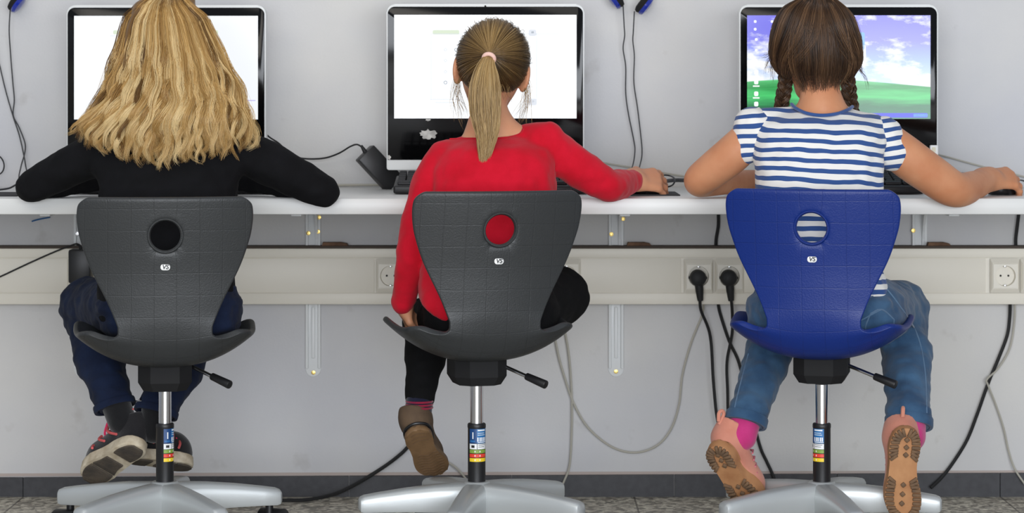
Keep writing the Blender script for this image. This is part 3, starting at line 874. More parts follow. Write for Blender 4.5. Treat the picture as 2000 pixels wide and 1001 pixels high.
for i, (lab, pts) in enumerate((
    ('black cable arching over the right keyboard beside the striped shirt', [P(1726, 352, -0.36), P(1734, 332, -0.33), P(1742, 333, -0.33), P(1752, 346, -0.36), P(1775, 352, -0.38)]),
    ('black cable crossing the paper behind the right keyboard', [P(1714, 334, -0.27), P(1730, 333, -0.28), P(1748, 338, -0.30), P(1770, 350, -0.33)]),
    ('black cable knotted on the right keyboard under the bare upper arm', [P(1742, 333, -0.30), P(1736, 345, -0.34), P(1750, 352, -0.35), P(1765, 346, -0.35), P(1758, 338, -0.33)]))):
    cable('black_cable', lab, pts, 0.0022, M['black_matte'])
pp = P(1735, 350, -0.28)
b = MB(); b.box((pp.x - 0.07, -0.30, DESK_Z), (pp.x + 0.06, -0.235, DESK_Z + 0.004), 0.0005)
b.box((pp.x - 0.03, -0.295, DESK_Z + 0.003), (pp.x + 0.02, -0.24, DESK_Z + 0.03), 0.002)
tag(b.build('white_box', M['white'], origin=(pp.x, -0.2, DESK_Z)), 'flat white box behind the right keyboard under the computer', 'box')
pp = P(1885, 341, -0.12)
b = MB(); b.box((pp.x - 0.05, -0.17, DESK_Z), (pp.x + 0.045, -0.06, pp.z + 0.004), 0.003)
tag(b.build('black_box', M['black'], origin=(pp.x, -0.12, DESK_Z)), 'low flat black device on worktop behind the right bare forearm', 'device')

# black power brick leaning against the middle computer
a, bb = P(714, 300, -0.155), P(770, 360, -0.135)
ax = (a - bb).normalized(); L = (a - bb).length
yv = Vector((0.25, -1, 0.15)); yv = (yv - ax * yv.dot(ax)).normalized(); xv = yv.cross(ax)
T = Matrix((xv, yv, ax)).transposed().to_4x4(); T.translation = bb
org = Vector((bb.x, bb.y, DESK_Z))
pb = empty('power_brick', org, 'black power brick leaning against the middle computer', 'power adapter')
m = MB(); m.box((-0.026, -0.018, 0), (0.026, 0.018, L + 0.004), 0.003, M=T); m.build('brick_body', M['black'], pb, origin=org)
m = MB(); m.cyl(T @ Vector((-0.002, 0, L + 0.002)), T @ Vector((-0.006, 0, L + 0.022)), 0.006, 0.003, n=10); m.build('strain_relief', M['black_matte'], pb, origin=org)

# black plug-in adapter on the trunking at left
c = P(158, 519, TR_Y - 0.03)
org = Vector((c.x, TR_Y - 0.011, c.z))
ad = empty('plug_in_adapter', org, 'black box adapter plugged into the trunking beside the left chair', 'power adapter')
m = MB(); m.box((c.x - S(22, -.1), TR_Y - 0.052, c.z - S(33, -.1)), (c.x + S(22, -.1), TR_Y - 0.0105, c.z + S(33, -.1)), 0.005); m.build('adapter_body', M['black'], ad, origin=org)
m = MB(); m.tube([P(158, 488, -0.085), P(156, 480, -0.085), P(150, 476, -0.075)], [0.0045, 0.0035, 0.0025], n=8); m.build('strain_relief', M['black_matte'], ad, origin=org)
p = P(82, 428, -0.008)
b = MB(); b.tube([P(62, 432, -0.008), P(76, 428, -0.008), P(98, 424, -0.008)], 0.002, n=6)
tag(b.build('blue_cable_end', material('blue_plastic', lin(40, 96, 150), rough=0.5), origin=p), 'short blue cable end under the worktop at left', 'cable')

# headphones on wall hooks above the frame
M['hp_blue'] = material('glossy_blue_plastic', lin(24, 44, 150), rough=0.2, coat=0.5)
M['foam'] = material('black_foam', lin(22, 21, 21), rough=0.95, bump=(300, 0.4))
def headphones(label, hook, cups, cords):
    hk = Vector(hook)
    e = empty('headphones', hk, label, 'headphones', 'blue headphones hanging on the wall')
    tops = []
    for (px, py, ang, sgn) in cups:
        c = P(px, py, -0.045)
        Rm = Matrix.Translation(c) @ Matrix.Rotation(math.radians(ang), 4, 'Y')
        ck = Rm @ Matrix.Rotation(math.pi / 2 * sgn, 4, 'Y')
        m = MB(); m.lathe([(0, 0.006), (0.025, 0.006), (0.027, 0.010), (0.024, 0.016), (0.012, 0.020), (0, 0.0205)], 28, ck)
        sh = m.build('ear_cup', M['hp_blue'], e, origin=hk)
        m = MB(); m.lathe([(0, -0.008), (0.016, -0.008), (0.024, -0.005), (0.0265, 0.0005), (0.025, 0.006), (0, 0.007)], 28, ck)
        m.build('ear_pad', M['foam'], sh, origin=hk)
        tops.append(Rm @ Vector((0.012 * sgn, 0, 0.022)))
    m = MB(); m.tube([tops[0], (tops[0] + hk) / 2 + Vector((-0.045, 0, 0.0)), hk + Vector((0, 0, 0.0045)), (tops[1] + hk) / 2 + Vector((0.045, 0, 0.0)), tops[1]], 0.0035, n=8, res=10)
    m.build('headband', M['black'], e, origin=hk)
    m = MB()
    for pts in cords: m.tube([P(x, y, yy) for x, y, yy in pts], 0.0017, n=6)
    m.build('cord', M['dark_cable'], e, origin=hk)
    h = MB(); h.cyl((hk.x, 0, hk.z), (hk.x, -0.06, hk.z), 0.003, n=10); h.cyl((hk.x, -0.0592, hk.z), (hk.x, -0.0602, hk.z + 0.012), 0.003, n=10)
    tag(h.build('wall_hook', M['steel'], origin=(hk.x, 0, hk.z)), 'metal wall hook holding up ' + label.replace('blue and black headphones ', 'the headphones '), 'hook')
headphones('blue and black headphones hanging between the middle and right computers', P(1229, -105, -0.045),
           [(1205, -5, -36, -1), (1255, 6, 38, 1)],
           [[(1217, 12, -0.045), (1219, 50, -0.04), (1220, 70, -0.03), (1217, 95, -0.025), (1222, 130, -0.02), (1222, 180, -0.02), (1227, 220, -0.02), (1238, 275, -0.02), (1240, 295, -0.03), (1236, 322, -0.06), (1226, 345, -0.16), (1200, 366, -0.2)],
            [(1239, 22, -0.045), (1237, 60, -0.04), (1236, 80, -0.03), (1239, 110, -0.025), (1238, 160, -0.02), (1245, 210, -0.02), (1251, 260, -0.02), (1254, 295, -0.03), (1251, 318, -0.06), (1240, 345, -0.18), (1210, 366, -0.22)]])
headphones('blue and black headphones hanging in the top left corner', P(-4, -105, -0.045),
           [(-27, -5, -36, -1), (30, 2, 38, 1)],
           [[(20, 18, -0.045), (18, 60, -0.04), (21, 110, -0.02), (25, 160, -0.02), (28, 195, -0.02), (26, 225, -0.02), (38, 250, -0.02), (49, 280, -0.02), (48, 300, -0.03), (41, 325, -0.05), (38, 352, -0.15), (60, 366, -0.2)],
            [(-16, 14, -0.045), (-6, 100, -0.03), (0, 130, -0.02), (12, 180, -0.02), (26, 228, -0.02), (38, 265, -0.02), (47, 305, -0.03), (52, 332, -0.05), (60, 352, -0.15), (80, 366, -0.2)]])

# ------------------------------------------------------------------ swivel chairs
def shell_material(name, col, dark):
    m = material(name, col, rough=0.42, spec=0.42)
    nt = m.node_tree; b = nt.nodes['Principled BSDF']
    uv = node(nt, 'UVMap'); sx = node(nt, 'SeparateXYZ'); nt.links.new(uv.outputs['UV'], sx.inputs[0])
    tc = node(nt, 'TexCoord')
    wob = node(nt, 'TexNoise'); wob.inputs['Scale'].default_value = 14; nt.links.new(tc.outputs['Object'], wob.inputs['Vector'])
    w = math_node(nt, 'MULTIPLY', math_node(nt, 'SUBTRACT', wob.outputs['Fac'], 0.5), 0.10)
    def lines(src):
        f = math_node(nt, 'FRACT', math_node(nt, 'ADD', math_node(nt, 'DIVIDE', src, 0.0465), w))
        d = math_node(nt, 'ABSOLUTE', math_node(nt, 'SUBTRACT', f, 0.5))
        return math_node(nt, 'SUBTRACT', 1.0, math_node(nt, 'MINIMUM', math_node(nt, 'DIVIDE', d, 0.028), 1.0))
    L = math_node(nt, 'MAXIMUM', lines(sx.outputs[0]), lines(sx.outputs[1]))
    nn = node(nt, 'TexNoise'); nn.inputs['Scale'].default_value = 330; nn.inputs['Detail'].default_value = 2
    nt.links.new(tc.outputs['Object'], nn.inputs['Vector'])
    u1 = node(nt, 'Bump'); u1.inputs['Strength'].default_value = 0.55; u1.inputs['Distance'].default_value = 0.0008
    nt.links.new(nn.outputs['Fac'], u1.inputs['Height'])
    u2 = node(nt, 'Bump', invert=True); u2.inputs['Strength'].default_value = 0.3; u2.inputs['Distance'].default_value = 0.0008
    nt.links.new(L, u2.inputs['Height']); nt.links.new(u1.outputs['Normal'], u2.inputs['Normal'])
    nt.links.new(u2.outputs['Normal'], b.inputs['Normal'])
    mx = node(nt, 'MixRGB'); mx.inputs['Color1'].default_value = col; mx.inputs['Color2'].default_value = dark
    nt.links.new(math_node(nt, 'MULTIPLY', math_node(nt, 'MULTIPLY', L, 0.75), wob.outputs['Fac']), mx.inputs['Fac']); nt.links.new(mx.outputs['Color'], b.inputs['Base Color'])
    return m
M['shell_grey'] = shell_material('charcoal_seat_plastic', lin(48, 50, 51), lin(34, 35, 36))
M['shell_blue'] = shell_material('blue_seat_plastic', lin(2, 38, 114), lin(2, 27, 88))
M['alu'] = material('silver_painted_aluminium', lin(186, 190, 190), rough=0.36, metal=0.35)
M['chrome'] = material('chrome', lin(210, 210, 212), rough=0.14, metal=1.0)
M['caster_hub'] = material('grey_caster', lin(84, 80, 74), rough=0.5)
M['mech'] = material('matte_black_housing', lin(26, 26, 27), rough=0.7, spec=0.25)
M['badge'] = material('white_badge', lin(232, 232, 230), rough=0.4)
M['ink'] = material('black_ink', lin(18, 18, 20), rough=0.5)

ROWS = 78; COLS = 46
HOLE_Z, HOLE_R = 0.703, 0.0335
def make_shell():
    # centre line (y, z) from the top of the back down, round the bend and forward along the seat
    cl = [(-0.215, 0.783), (-0.205, 0.74), (-0.190, 0.68), (-0.176, 0.62), (-0.167, 0.56), (-0.160, 0.51), (-0.147, 0.470), (-0.120, 0.440), (-0.080, 0.427), (-0.03, 0.424), (0.04, 0.430), (0.11, 0.437), (0.17, 0.438), (0.205, 0.432)]
    pts = catmull([Vector((a, b)) for a, b in cl], 24)
    d = np.array([[p.x, p.y] for p in pts]); s = np.concatenate([[0], np.cumsum(np.linalg.norm(np.diff(d, axis=0), axis=1))])
    s_of = lambda z: float(np.interp(-z, -d[:240, 1], s[:240]))
    sz = [(0.783, 0.158), (0.780, 0.168), (0.774, 0.175), (0.764, 0.179), (0.745, 0.1805), (0.71, 0.177), (0.68, 0.169), (0.64, 0.155), (0.60, 0.136), (0.57, 0.121), (0.54, 0.108), (0.52, 0.101), (0.505, 0.0975), (0.492, 0.0975), (0.482, 0.102), (0.476, 0.110)]
    ks = [s_of(z) for z, _ in sz]; kw = [w for _, w in sz]
    sb = s_of(0.476)
    for ds, w in ((0.006, 0.125), (0.016, 0.148), (0.032, 0.166), (0.055, 0.178), (0.09, 0.184), (0.15, 0.190), (0.21, 0.191), (0.26, 0.183), (0.30, 0.166), (0.325, 0.144), (0.34, 0.118)):
        ks.append(sb + ds); kw.append(w)
    # more rows where the outline changes fast
    dens = np.interp(s, [0, sb - 0.06, sb - 0.03, sb + 0.05, sb + 0.09, s[-1]], [1, 1, 3.0, 3.0, 1, 1])
    cum = np.concatenate([[0], np.cumsum((dens[1:] + dens[:-1]) / 2 * np.diff(s))])
    ss = np.interp(np.linspace(0, cum[-1], ROWS), cum, s)
    hw = smooth_curve(ks, kw, np.minimum(ss, ks[-1]))
    cy = np.interp(ss, s, d[:, 0]); cz = np.interp(ss, s, d[:, 1])
    dy = np.gradient(cy, ss); dz = np.gradient(cz, ss); n = np.hypot(dy, dz); dy, dz = dy / n, dz / n
    uu = np.linspace(-1, 1, COLS)
    X = hw[:, None] * uu[None, :]
    back = np.clip((sb - ss) / 0.06, 0, 1)[:, None]                # 1 on the back, 0 on the seat
    seat = 1 - np.clip((sb + 0.02 - ss) / 0.07, 0, 1)[:, None]
    fwd = 0.034 * (np.abs(X) / 0.18) ** 2 * back                   # back wraps forward
    curl = seat * (0.066 * (np.abs(X) / 0.185) ** 2.4 * np.interp(ss, [sb, sb + 0.10, sb + 0.24, s[-1]], [1.0, 1.05, 1.05, 1.0])[:, None])
    Y = cy[:, None] + fwd + 0 * X
    Z = cz[:, None] + curl
    V = np.stack([X, Y, Z], 2).reshape(-1, 3)
    UV = np.stack([X, np.repeat(ss[:, None], COLS, 1)], 2).reshape(-1, 2)
    F = []
    rho = np.hypot(V[:, 0], V[:, 2] - HOLE_Z) ; rho[V[:, 1] > -0.1] = 9
    inside = rho < HOLE_R
    for i in range(ROWS - 1):
        for j in range(COLS - 1):
            q = [i * COLS + j, i * COLS + j + 1, (i + 1) * COLS + j + 1, (i + 1) * COLS + j]
            if any(inside[k] for k in q): continue
            F.append(q)
    F = np.array(F)
    cnt = {}
    for q in F:
        for k in range(4):
            e = (min(q[k], q[(k + 1) % 4]), max(q[k], q[(k + 1) % 4])); cnt[e] = cnt.get(e, 0) + 1
    bd = {v for e, c in cnt.items() if c == 1 for v in e if rho[v] < HOLE_R * 1.6}
    for v in bd:
        f = HOLE_R / rho[v]
        V[v, 0] *= f; V[v, 2] = HOLE_Z + (V[v, 2] - HOLE_Z) * f
    me = fast_mesh('seat_shell', V, F)
    used = np.unique(F)
    uvl = me.uv_layers.new(name='UVMap')
    li = np.zeros(len(me.loops), dtype=np.int32); me.loops.foreach_get('vertex_index', li)
    uvl.data.foreach_set('uv', UV[li].astype(np.float32).ravel())
    bm = bmesh.new(); bm.from_mesh(me)
    bmesh.ops.delete(bm, geom=[v for v in bm.verts if not v.link_faces], context='VERTS')
    bm.to_mesh(me); bm.free()
    return me
SHELL_ME = make_shell()
def shell_y(x, z): return np.interp(-z, [-0.783, -0.74, -0.68, -0.62, -0.56], [-0.215, -0.205, -0.19, -0.176, -0.167]) + 0.034 * (abs(x) / 0.18) ** 2
text_cache = {}
def lettering(text, size, depth=0.0006):
    c = bpy.data.curves.new('lettering', 'FONT'); c.body = text; c.size = size; c.extrude = depth / 2; c.shear = 0.18; c.offset = size * 0.028
    c.align_x, c.align_y = 'CENTER', 'CENTER'
    t = bpy.data.objects.new('lettering', c); COL.objects.link(t)
    dg = bpy.context.evaluated_depsgraph_get(); dg.update()
    me = bpy.data.meshes.new_from_object(t.evaluated_get(dg))
    bpy.data.objects.remove(t); bpy.data.curves.remove(c)
    return me
VS_ME = lettering('VS', 0.0125)
STK = [material('sticker_' + n, lin(*c), rough=0.4) for n, c in (('blue', (36, 110, 170)), ('navy', (20, 66, 120)), ('white', (232, 234, 234)), ('green', (128, 160, 66)), ('red', (226, 66, 48)), ('yellow', (240, 206, 40)), ('dark', (30, 30, 32)))]
BASE_ME = {}
def make_chair(label, group, x, y, seat_deg, base_deg, stick_deg, shell, dz=0.0):
    org = Vector((x, y, 0))
    r = empty('swivel_chair', org, label, 'chair', group)
    sr, br = math.radians(seat_deg), math.radians(base_deg)
    # base: hub and five arms
    m = MB()
    m.lathe([(0, 0.098), (0.03, 0.098), (0.036, 0.104), (0.037, 0.14), (0.033, 0.160), (0.026, 0.166), (0, 0.167)], 32)
    for k in range(5):
        T = Matrix.Rotation(math.radians(72 * k), 4, 'Z')
        rows = []
        for q, (rr, w, zt_, zb_) in enumerate(((0.010, 0.029, 0.164, 0.100), (0.04, 0.027, 0.1635, 0.101), (0.09, 0.0235, 0.161, 0.104), (0.15, 0.0215, 0.155, 0.106), (0.21, 0.0200, 0.1465, 0.1065), (0.240, 0.0195, 0.1415, 0.106), (0.248, 0.0175, 0.138, 0.108), (0.252, 0.012, 0.132, 0.113))):
            H_ = zt_ - zb_
            half = [(w * .93, zb_), (w, zb_ + H_ * .1), (w, zb_ + H_ * .55), (w * .96, zb_ + H_ * .76), (w * .82, zb_ + H_ * .91), (w * .55, zt_ - H_ * .02)]
            prof = half + [(0, zt_)] + [(-a, b) for a, b in reversed(half)]
            rows.append([m.bm.verts.new(T @ Vector((rr, a, b))) for a, b in prof])
        for A, B in zip(rows, rows[1:]):
            for i in range(13): m.bm.faces.new([A[i], A[(i + 1) % 13], B[(i + 1) % 13], B[i]])
        m.bm.faces.new(rows[0]); m.bm.faces.new(rows[-1])
    for f in m.bm.faces: f.smooth = True
    o = m.build('star_base', M['alu'], r); o.rotation_euler.z = br
    m = MB(); m.cyl((0, 0, 0.045), (0, 0, 0.099), 0.024, n=24, bev=0.003); m.build('column_foot', M['black_matte'], r)
    for k in range(5):
        a = br + math.radians(72 * k)
        T = Matrix.Translation((0.226 * math.cos(a), 0.226 * math.sin(a), 0)) @ Matrix.Rotation(a + (0.9, 2.4, 1.5, 0.4, 2.9)[k], 4, 'Z')
        m = MB(); m.cyl(T @ Vector((0.0, 0, 0.055)), T @ Vector((0, 0, 0.108)), 0.0085, n=12)
        arc = [(0.037 * math.cos(t), 0.050 + 0.046 * math.sin(t)) for t in np.linspace(math.radians(-8), math.radians(188), 15)] + [(0.030 * math.cos(t), 0.046 + 0.030 * math.sin(t)) for t in np.linspace(math.radians(188), math.radians(-8), 15)]
        m.prism(arc, -0.027, 0.027, bev=0.002, M=T @ Matrix.Translation((0.016, 0, 0)) @ FACE)
        cs = m.build('caster', M['black'], r)
        m = MB()
        for s in (-1, 1):
            c = Vector((0.016, s * 0.015, 0.037))
            m.lathe([(0, -0.008), (0.028, -0.008), (0.035, -0.006), (0.037, 0), (0.035, 0.006), (0.028, 0.008), (0.023, 0.0065), (0, 0.0065)], 28, T @ Matrix.Translation(c) @ FACE)
        m.build('caster_wheel', M['caster_hub'], cs)
    # column
    m = MB(); m.lathe([(0, 0.15), (0.0188, 0.15), (0.0188, 0.279), (0.0196, 0.281), (0.0196, 0.287), (0.018, 0.2895), (0.0138, 0.2897), (0, 0.2897)], 32)
    col = m.build('gas_column', M['black'], r)
    m = MB(); m.cyl((0, 0, 0.285), (0, 0, 0.372), 0.0138, n=32); m.build('piston', M['chrome'], r)
    # printed label round the column: bands as flat colour patches
    m = MB(); a0 = math.radians(stick_deg - 62); a1 = math.radians(stick_deg + 62); RR = 0.01905
    def patch(f0, f1, zz0, zz1, mi, lift=0.0):
        m.lathe([(RR + lift, zz0), (RR + lift, zz1)], 12, None, mi, a0 + (a1 - a0) * f0, a0 + (a1 - a0) * f1)
    patch(0, 0.42, 0.2485, 0.279, 1); patch(0.42, 1, 0.2485, 0.279, 0)
    patch(0, 0.42, 0.236, 0.2475, 2); patch(0.45, 1, 0.236, 0.2475, 2)
    for i, zz in enumerate((0.2275, 0.2185, 0.2095)): patch(0, 1, zz, zz + 0.0075, 3 + i)
    patch(0.46, 0.92, 0.2745, 0.2775, 2, .0001); patch(0.46, 0.86, 0.2695, 0.2707, 2, .0001); patch(0.46, 0.9, 0.2655, 0.2667, 2, .0001)
    for f in (0.44, 0.56, 0.66, 0.78, 0.88): patch(f, f + 0.07, 0.2525, 0.261, 2, .0001)
    patch(0.46, 0.98, 0.2498, 0.2515, 2, .0001)
    patch(0.05, 0.33, 0.2515, 0.2545, 0, .0001); patch(0.18, 0.24, 0.258, 0.272, 2, .0001)
    patch(0.12, 0.30, 0.239, 0.2445, 6, .0001); patch(0.5, 0.92, 0.2445, 0.2455, 6, .0001); patch(0.5, 0.85, 0.2405, 0.2415, 6, .0001)
    for f in (0.30, 0.56):
        for i in range(3): patch(f, f + .05, 0.2295 - .009 * i, 0.233 - .009 * i, 2, .0001)
    m.build('printed_label', STK, col)
    # mechanism, lever
    m = MB()
    oc = rounded_rect(0.113, 0.125, 0.026, 1)
    m.prism(oc, 0.384, 0.432, M=None); m.prism([(a * .99, b * .99) for a, b in oc], 0.384, 0.386)
    t = bmesh.new(); A = [t.verts.new((a, b, 0.3845)) for a, b in oc]; B = [t.verts.new((a * 0.80, b * 0.86, 0.366)) for a, b in oc]
    n = len(A)
    for i in range(n): t.faces.new([A[i], A[(i + 1) % n], B[(i + 1) % n], B[i]])
    t.faces.new(B[::-1]); m.merge(t, None, 0, False)
    o = m.build('tilt_mechanism', M['mech'], r, flat=True); o.rotation_euler.z = sr; o.location.z = dz
    la, lb, lc = Vector((0.050, -0.01, 0.415)), Vector((0.109, -0.05, 0.393)), Vector((0.147, -0.075, 0.379))
    m = MB(); m.cyl(la, lb, 0.0042, n=12); lv = m.build('lever', M['chrome'], r); lv.rotation_euler.z = 0
    m = MB(); m.cyl(lb - (lc - lb) * .1, lc, 0.0078, 0.0092, n=20, bev=0.002); m.build('lever_grip', M['black'], lv)
    # shell
    sh = link('seat_shell', SHELL_ME.copy(), M[shell], r)
    sh.rotation_euler.z = sr; sh.location.z = dz
    sol = sh.modifiers.new('thickness', 'SOLIDIFY'); sol.thickness = 0.013; sol.offset = 0
    sub = sh.modifiers.new('round', 'SUBSURF'); sub.levels = 1; sub.render_levels = 2
    # raised rim round the hole
    m = MB(); N_, n_ = 40, 10
    rows = []
    for i in range(N_):
        t = 2 * math.pi * i / N_
        row = []
        for k in range(n_):
            f = 2 * math.pi * k / n_
            rr = HOLE_R + 0.001 + 0.0040 * math.cos(f)
            xx, zz = rr * math.cos(t), HOLE_Z + rr * math.sin(t)
            row.append(m.bm.verts.new((xx, shell_y(xx, zz) + 0.0074 * math.sin(f), zz)))
        rows.append(row)
    for i in range(N_):
        A, B = rows[i], rows[(i + 1) % N_]
        for k in range(n_): m.bm.faces.new([A[k], A[(k + 1) % n_], B[(k + 1) % n_], B[k]]).smooth = True
    m.build('hole_rim', M[shell], sh)
    bz = 0.6375
    yb = float(shell_y(0, bz)) - 0.0068
    m = MB(); m.prism(rounded_rect(0.0195, 0.0125, 0.0055, 8), 0, 0.0008, bev=0.0003, M=facing((0, yb, bz)))
    bd = m.build('badge', M['badge'], sh)
    bd['label'] = 'white badge with black letters VS'
    vt = link('lettering', VS_ME.copy(), M['ink'], bd)
    vt.rotation_euler = (math.pi / 2, 0, 0); vt.location = (0, yb - 0.001, bz)
    return r
CH_Y = -0.85
def col_x(px): return P(px, 0, CH_Y).x
make_chair('charcoal swivel chair of the girl with long loose blonde hair', 'grey and blue school swivel chairs', col_x(322), CH_Y, 8, 17, -90 + 62, 'shell_grey', -0.004)
make_chair('charcoal swivel chair of the girl in the red sweater, middle of three', 'grey and blue school swivel chairs', col_x(931), CH_Y, 15, 44, -90 + 12, 'shell_grey', 0.008)
make_chair('blue plastic swivel chair of the girl in the striped shirt', 'grey and blue school swivel chairs', col_x(1605), CH_Y, -13, 64, -90 - 55, 'shell_blue', 0.012)
# ------------------------------------------------------------------ people
def skin_material(name, col, warm):
    m = material(name, col, rough=0.5, spec=0.35, vary=(14, warm, 5), bump=(420, 0.12, 0.0006))
    b = m.node_tree.nodes['Principled BSDF']
    b.inputs['Subsurface Weight'].default_value = 0.12
    b.inputs['Subsurface Radius'].default_value = (0.012, 0.005, 0.003)
    return m
M['skin'] = skin_material('skin', lin(208, 152, 116), lin(200, 138, 104))
M['skin_tan'] = skin_material('tanned_skin', lin(206, 146, 108), lin(192, 126, 88))
M['lips'] = material('lips', lin(186, 104, 96), rough=0.45)
M['eye'] = material('eye_white', lin(232, 230, 226), rough=0.2)
M['iris'] = material('iris', lin(70, 74, 70), rough=0.2)
def cloth(name, col, col2, rough=0.9, bump=(260, 0.35, 0.0012), sheen=0.3, scale=20):
    return material(name, col, rough=rough, spec=0.2, vary=(scale, col2, 4), bump=bump, sheen=sheen)
M['sweater_black'] = cloth('black_sweatshirt', lin(11, 11, 13), lin(16, 16, 19), sheen=0.0)
M['sweater_red'] = cloth('red_knit', lin(204, 16, 42), lin(190, 10, 34), sheen=0.1)
M['leggings'] = cloth('black_leggings', lin(9, 9, 10), lin(13, 13, 15), sheen=0.0)
M['denim_dark'] = cloth('dark_denim', lin(17, 25, 46), lin(24, 36, 62), sheen=0.03)
M['denim_blue'] = cloth('blue_denim', lin(44, 72, 102), lin(66, 98, 128), sheen=0.15, scale=16)
M['seam_denim'] = cloth('denim_seam', lin(92, 120, 146), lin(70, 96, 124))
def striped(name, period, tilt, curve, x0, z0):
    m = material(name, lin(235, 232, 226), rough=0.85, spec=0.2, sheen=0.15)
    nt = m.node_tree; b = nt.nodes['Principled BSDF']
    tc = node(nt, 'TexCoord'); sx = node(nt, 'SeparateXYZ'); nt.links.new(tc.outputs['Object'], sx.inputs[0])
    n = node(nt, 'TexNoise'); n.inputs['Scale'].default_value = 10; n.inputs['Detail'].default_value = 2
    nt.links.new(tc.outputs['Object'], n.inputs['Vector'])
    dx = math_node(nt, 'SUBTRACT', sx.outputs[0], x0)
    z = math_node(nt, 'ADD', sx.outputs[2], math_node(nt, 'MULTIPLY', dx, tilt))
    z = math_node(nt, 'ADD', z, math_node(nt, 'MULTIPLY', math_node(nt, 'MULTIPLY', dx, dx), curve))
    z = math_node(nt, 'ADD', z, math_node(nt, 'MULTIPLY', math_node(nt, 'SUBTRACT', n.outputs['Fac'], 0.5), 0.019))
    fr = math_node(nt, 'FRACT', math_node(nt, 'DIVIDE', math_node(nt, 'SUBTRACT', z, z0), period))
    st = math_node(nt, 'LESS_THAN', fr, 0.46)
    mx = node(nt, 'MixRGB'); mx.inputs['Color1'].default_value = lin(235, 232, 226); mx.inputs['Color2'].default_value = lin(52, 82, 138)
    nt.links.new(st, mx.inputs['Fac']); nt.links.new(mx.outputs['Color'], b.inputs['Base Color'])
    k = node(nt, 'TexNoise'); k.inputs['Scale'].default_value = 300; nt.links.new(tc.outputs['Object'], k.inputs['Vector'])
    u = node(nt, 'Bump'); u.inputs['Strength'].default_value = 0.25; u.inputs['Distance'].default_value = 0.001
    nt.links.new(k.outputs['Fac'], u.inputs['Height']); nt.links.new(u.outputs['Normal'], b.inputs['Normal'])
    return m

# ---- hair
def hair_material(name, stops):
    m = material(name, stops[0][1], rough=0.31, spec=0.5)
    nt = m.node_tree; b = nt.nodes['Principled BSDF']
    b.inputs['Anisotropic'].default_value = 0.5
    a = node(nt, 'Attribute', attribute_name='tint'); r = node(nt, 'ValToRGB'); e = r.color_ramp.elements
    e[0].position, e[0].color = stops[0]; e[1].position, e[1].color = stops[-1]
    for p, c in stops[1:-1]:
        q = e.new(p); q.color = c
    nt.links.new(a.outputs['Fac'], r.inputs['Fac']); nt.links.new(r.outputs['Color'], b.inputs['Base Color'])
    return m
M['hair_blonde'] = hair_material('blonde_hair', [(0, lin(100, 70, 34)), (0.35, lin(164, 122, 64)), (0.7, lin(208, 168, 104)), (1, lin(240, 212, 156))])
M['hair_dark_blonde'] = hair_material('dark_blonde_hair', [(0, lin(70, 52, 32)), (0.35, lin(116, 90, 54)), (0.7, lin(186, 152, 98)), (1, lin(222, 192, 140))])
M['hair_brown'] = hair_material('brown_hair', [(0, lin(36, 25, 18)), (0.4, lin(70, 50, 35)), (0.75, lin(106, 78, 54)), (1, lin(150, 114, 80))])
def bundle(path, n, r, squash=1.0, jitter=0.002, M_=22, cut=0.12, taper=None):
    """n strands around a path (K,3); r: radius along the path (list)"""
    p = np.array([list(q) for q in catmull([Vector(q) for q in path], 8)])
    s = np.concatenate([[0], np.cumsum(np.linalg.norm(np.diff(p, axis=0), axis=1))]); s /= s[-1]
    out = np.zeros((n, M_, 3))
    th = rng.uniform(0, 2 * np.pi, n); rad = np.sqrt(rng.uniform(0, 1, n))
    end = 1 - rng.uniform(0, cut, n) ** 1.0
    T = np.linspace(0, 1, M_)
    ph = rng.uniform(0, 6.28, (n, 3)); fq = rng.uniform(3, 8, (n, 3))
    t = np.gradient(p, axis=0); t /= np.linalg.norm(t, axis=1)[:, None] + 1e-9
    up = np.array([0.0, 1.0, 0.0])
    e1 = np.cross(t, up); ln = np.linalg.norm(e1, axis=1)[:, None]; e1 = np.where(ln > 0.25, e1 / (ln + 1e-9), np.array([1.0, 0, 0])); e2 = np.cross(e1, t)
    rr = np.interp(s, np.linspace(0, 1, len(r)), r)
    for i in range(n):
        u = T * end[i]
        q = np.stack([np.interp(u, s, p[:, k]) for k in range(3)], 1)
        a = np.stack([np.interp(u, s, e1[:, k]) for k in range(3)], 1); b = np.stack([np.interp(u, s, e2[:, k]) for k in range(3)], 1)
        w = np.interp(u, s, rr)[:, None] * rad[i]
        q = q + a * w * np.cos(th[i]) + b * w * np.sin(th[i]) * squash
        q += jitter * np.sin(u[:, None] * fq[i] + ph[i]) * u[:, None]
        out[i] = q
    return out
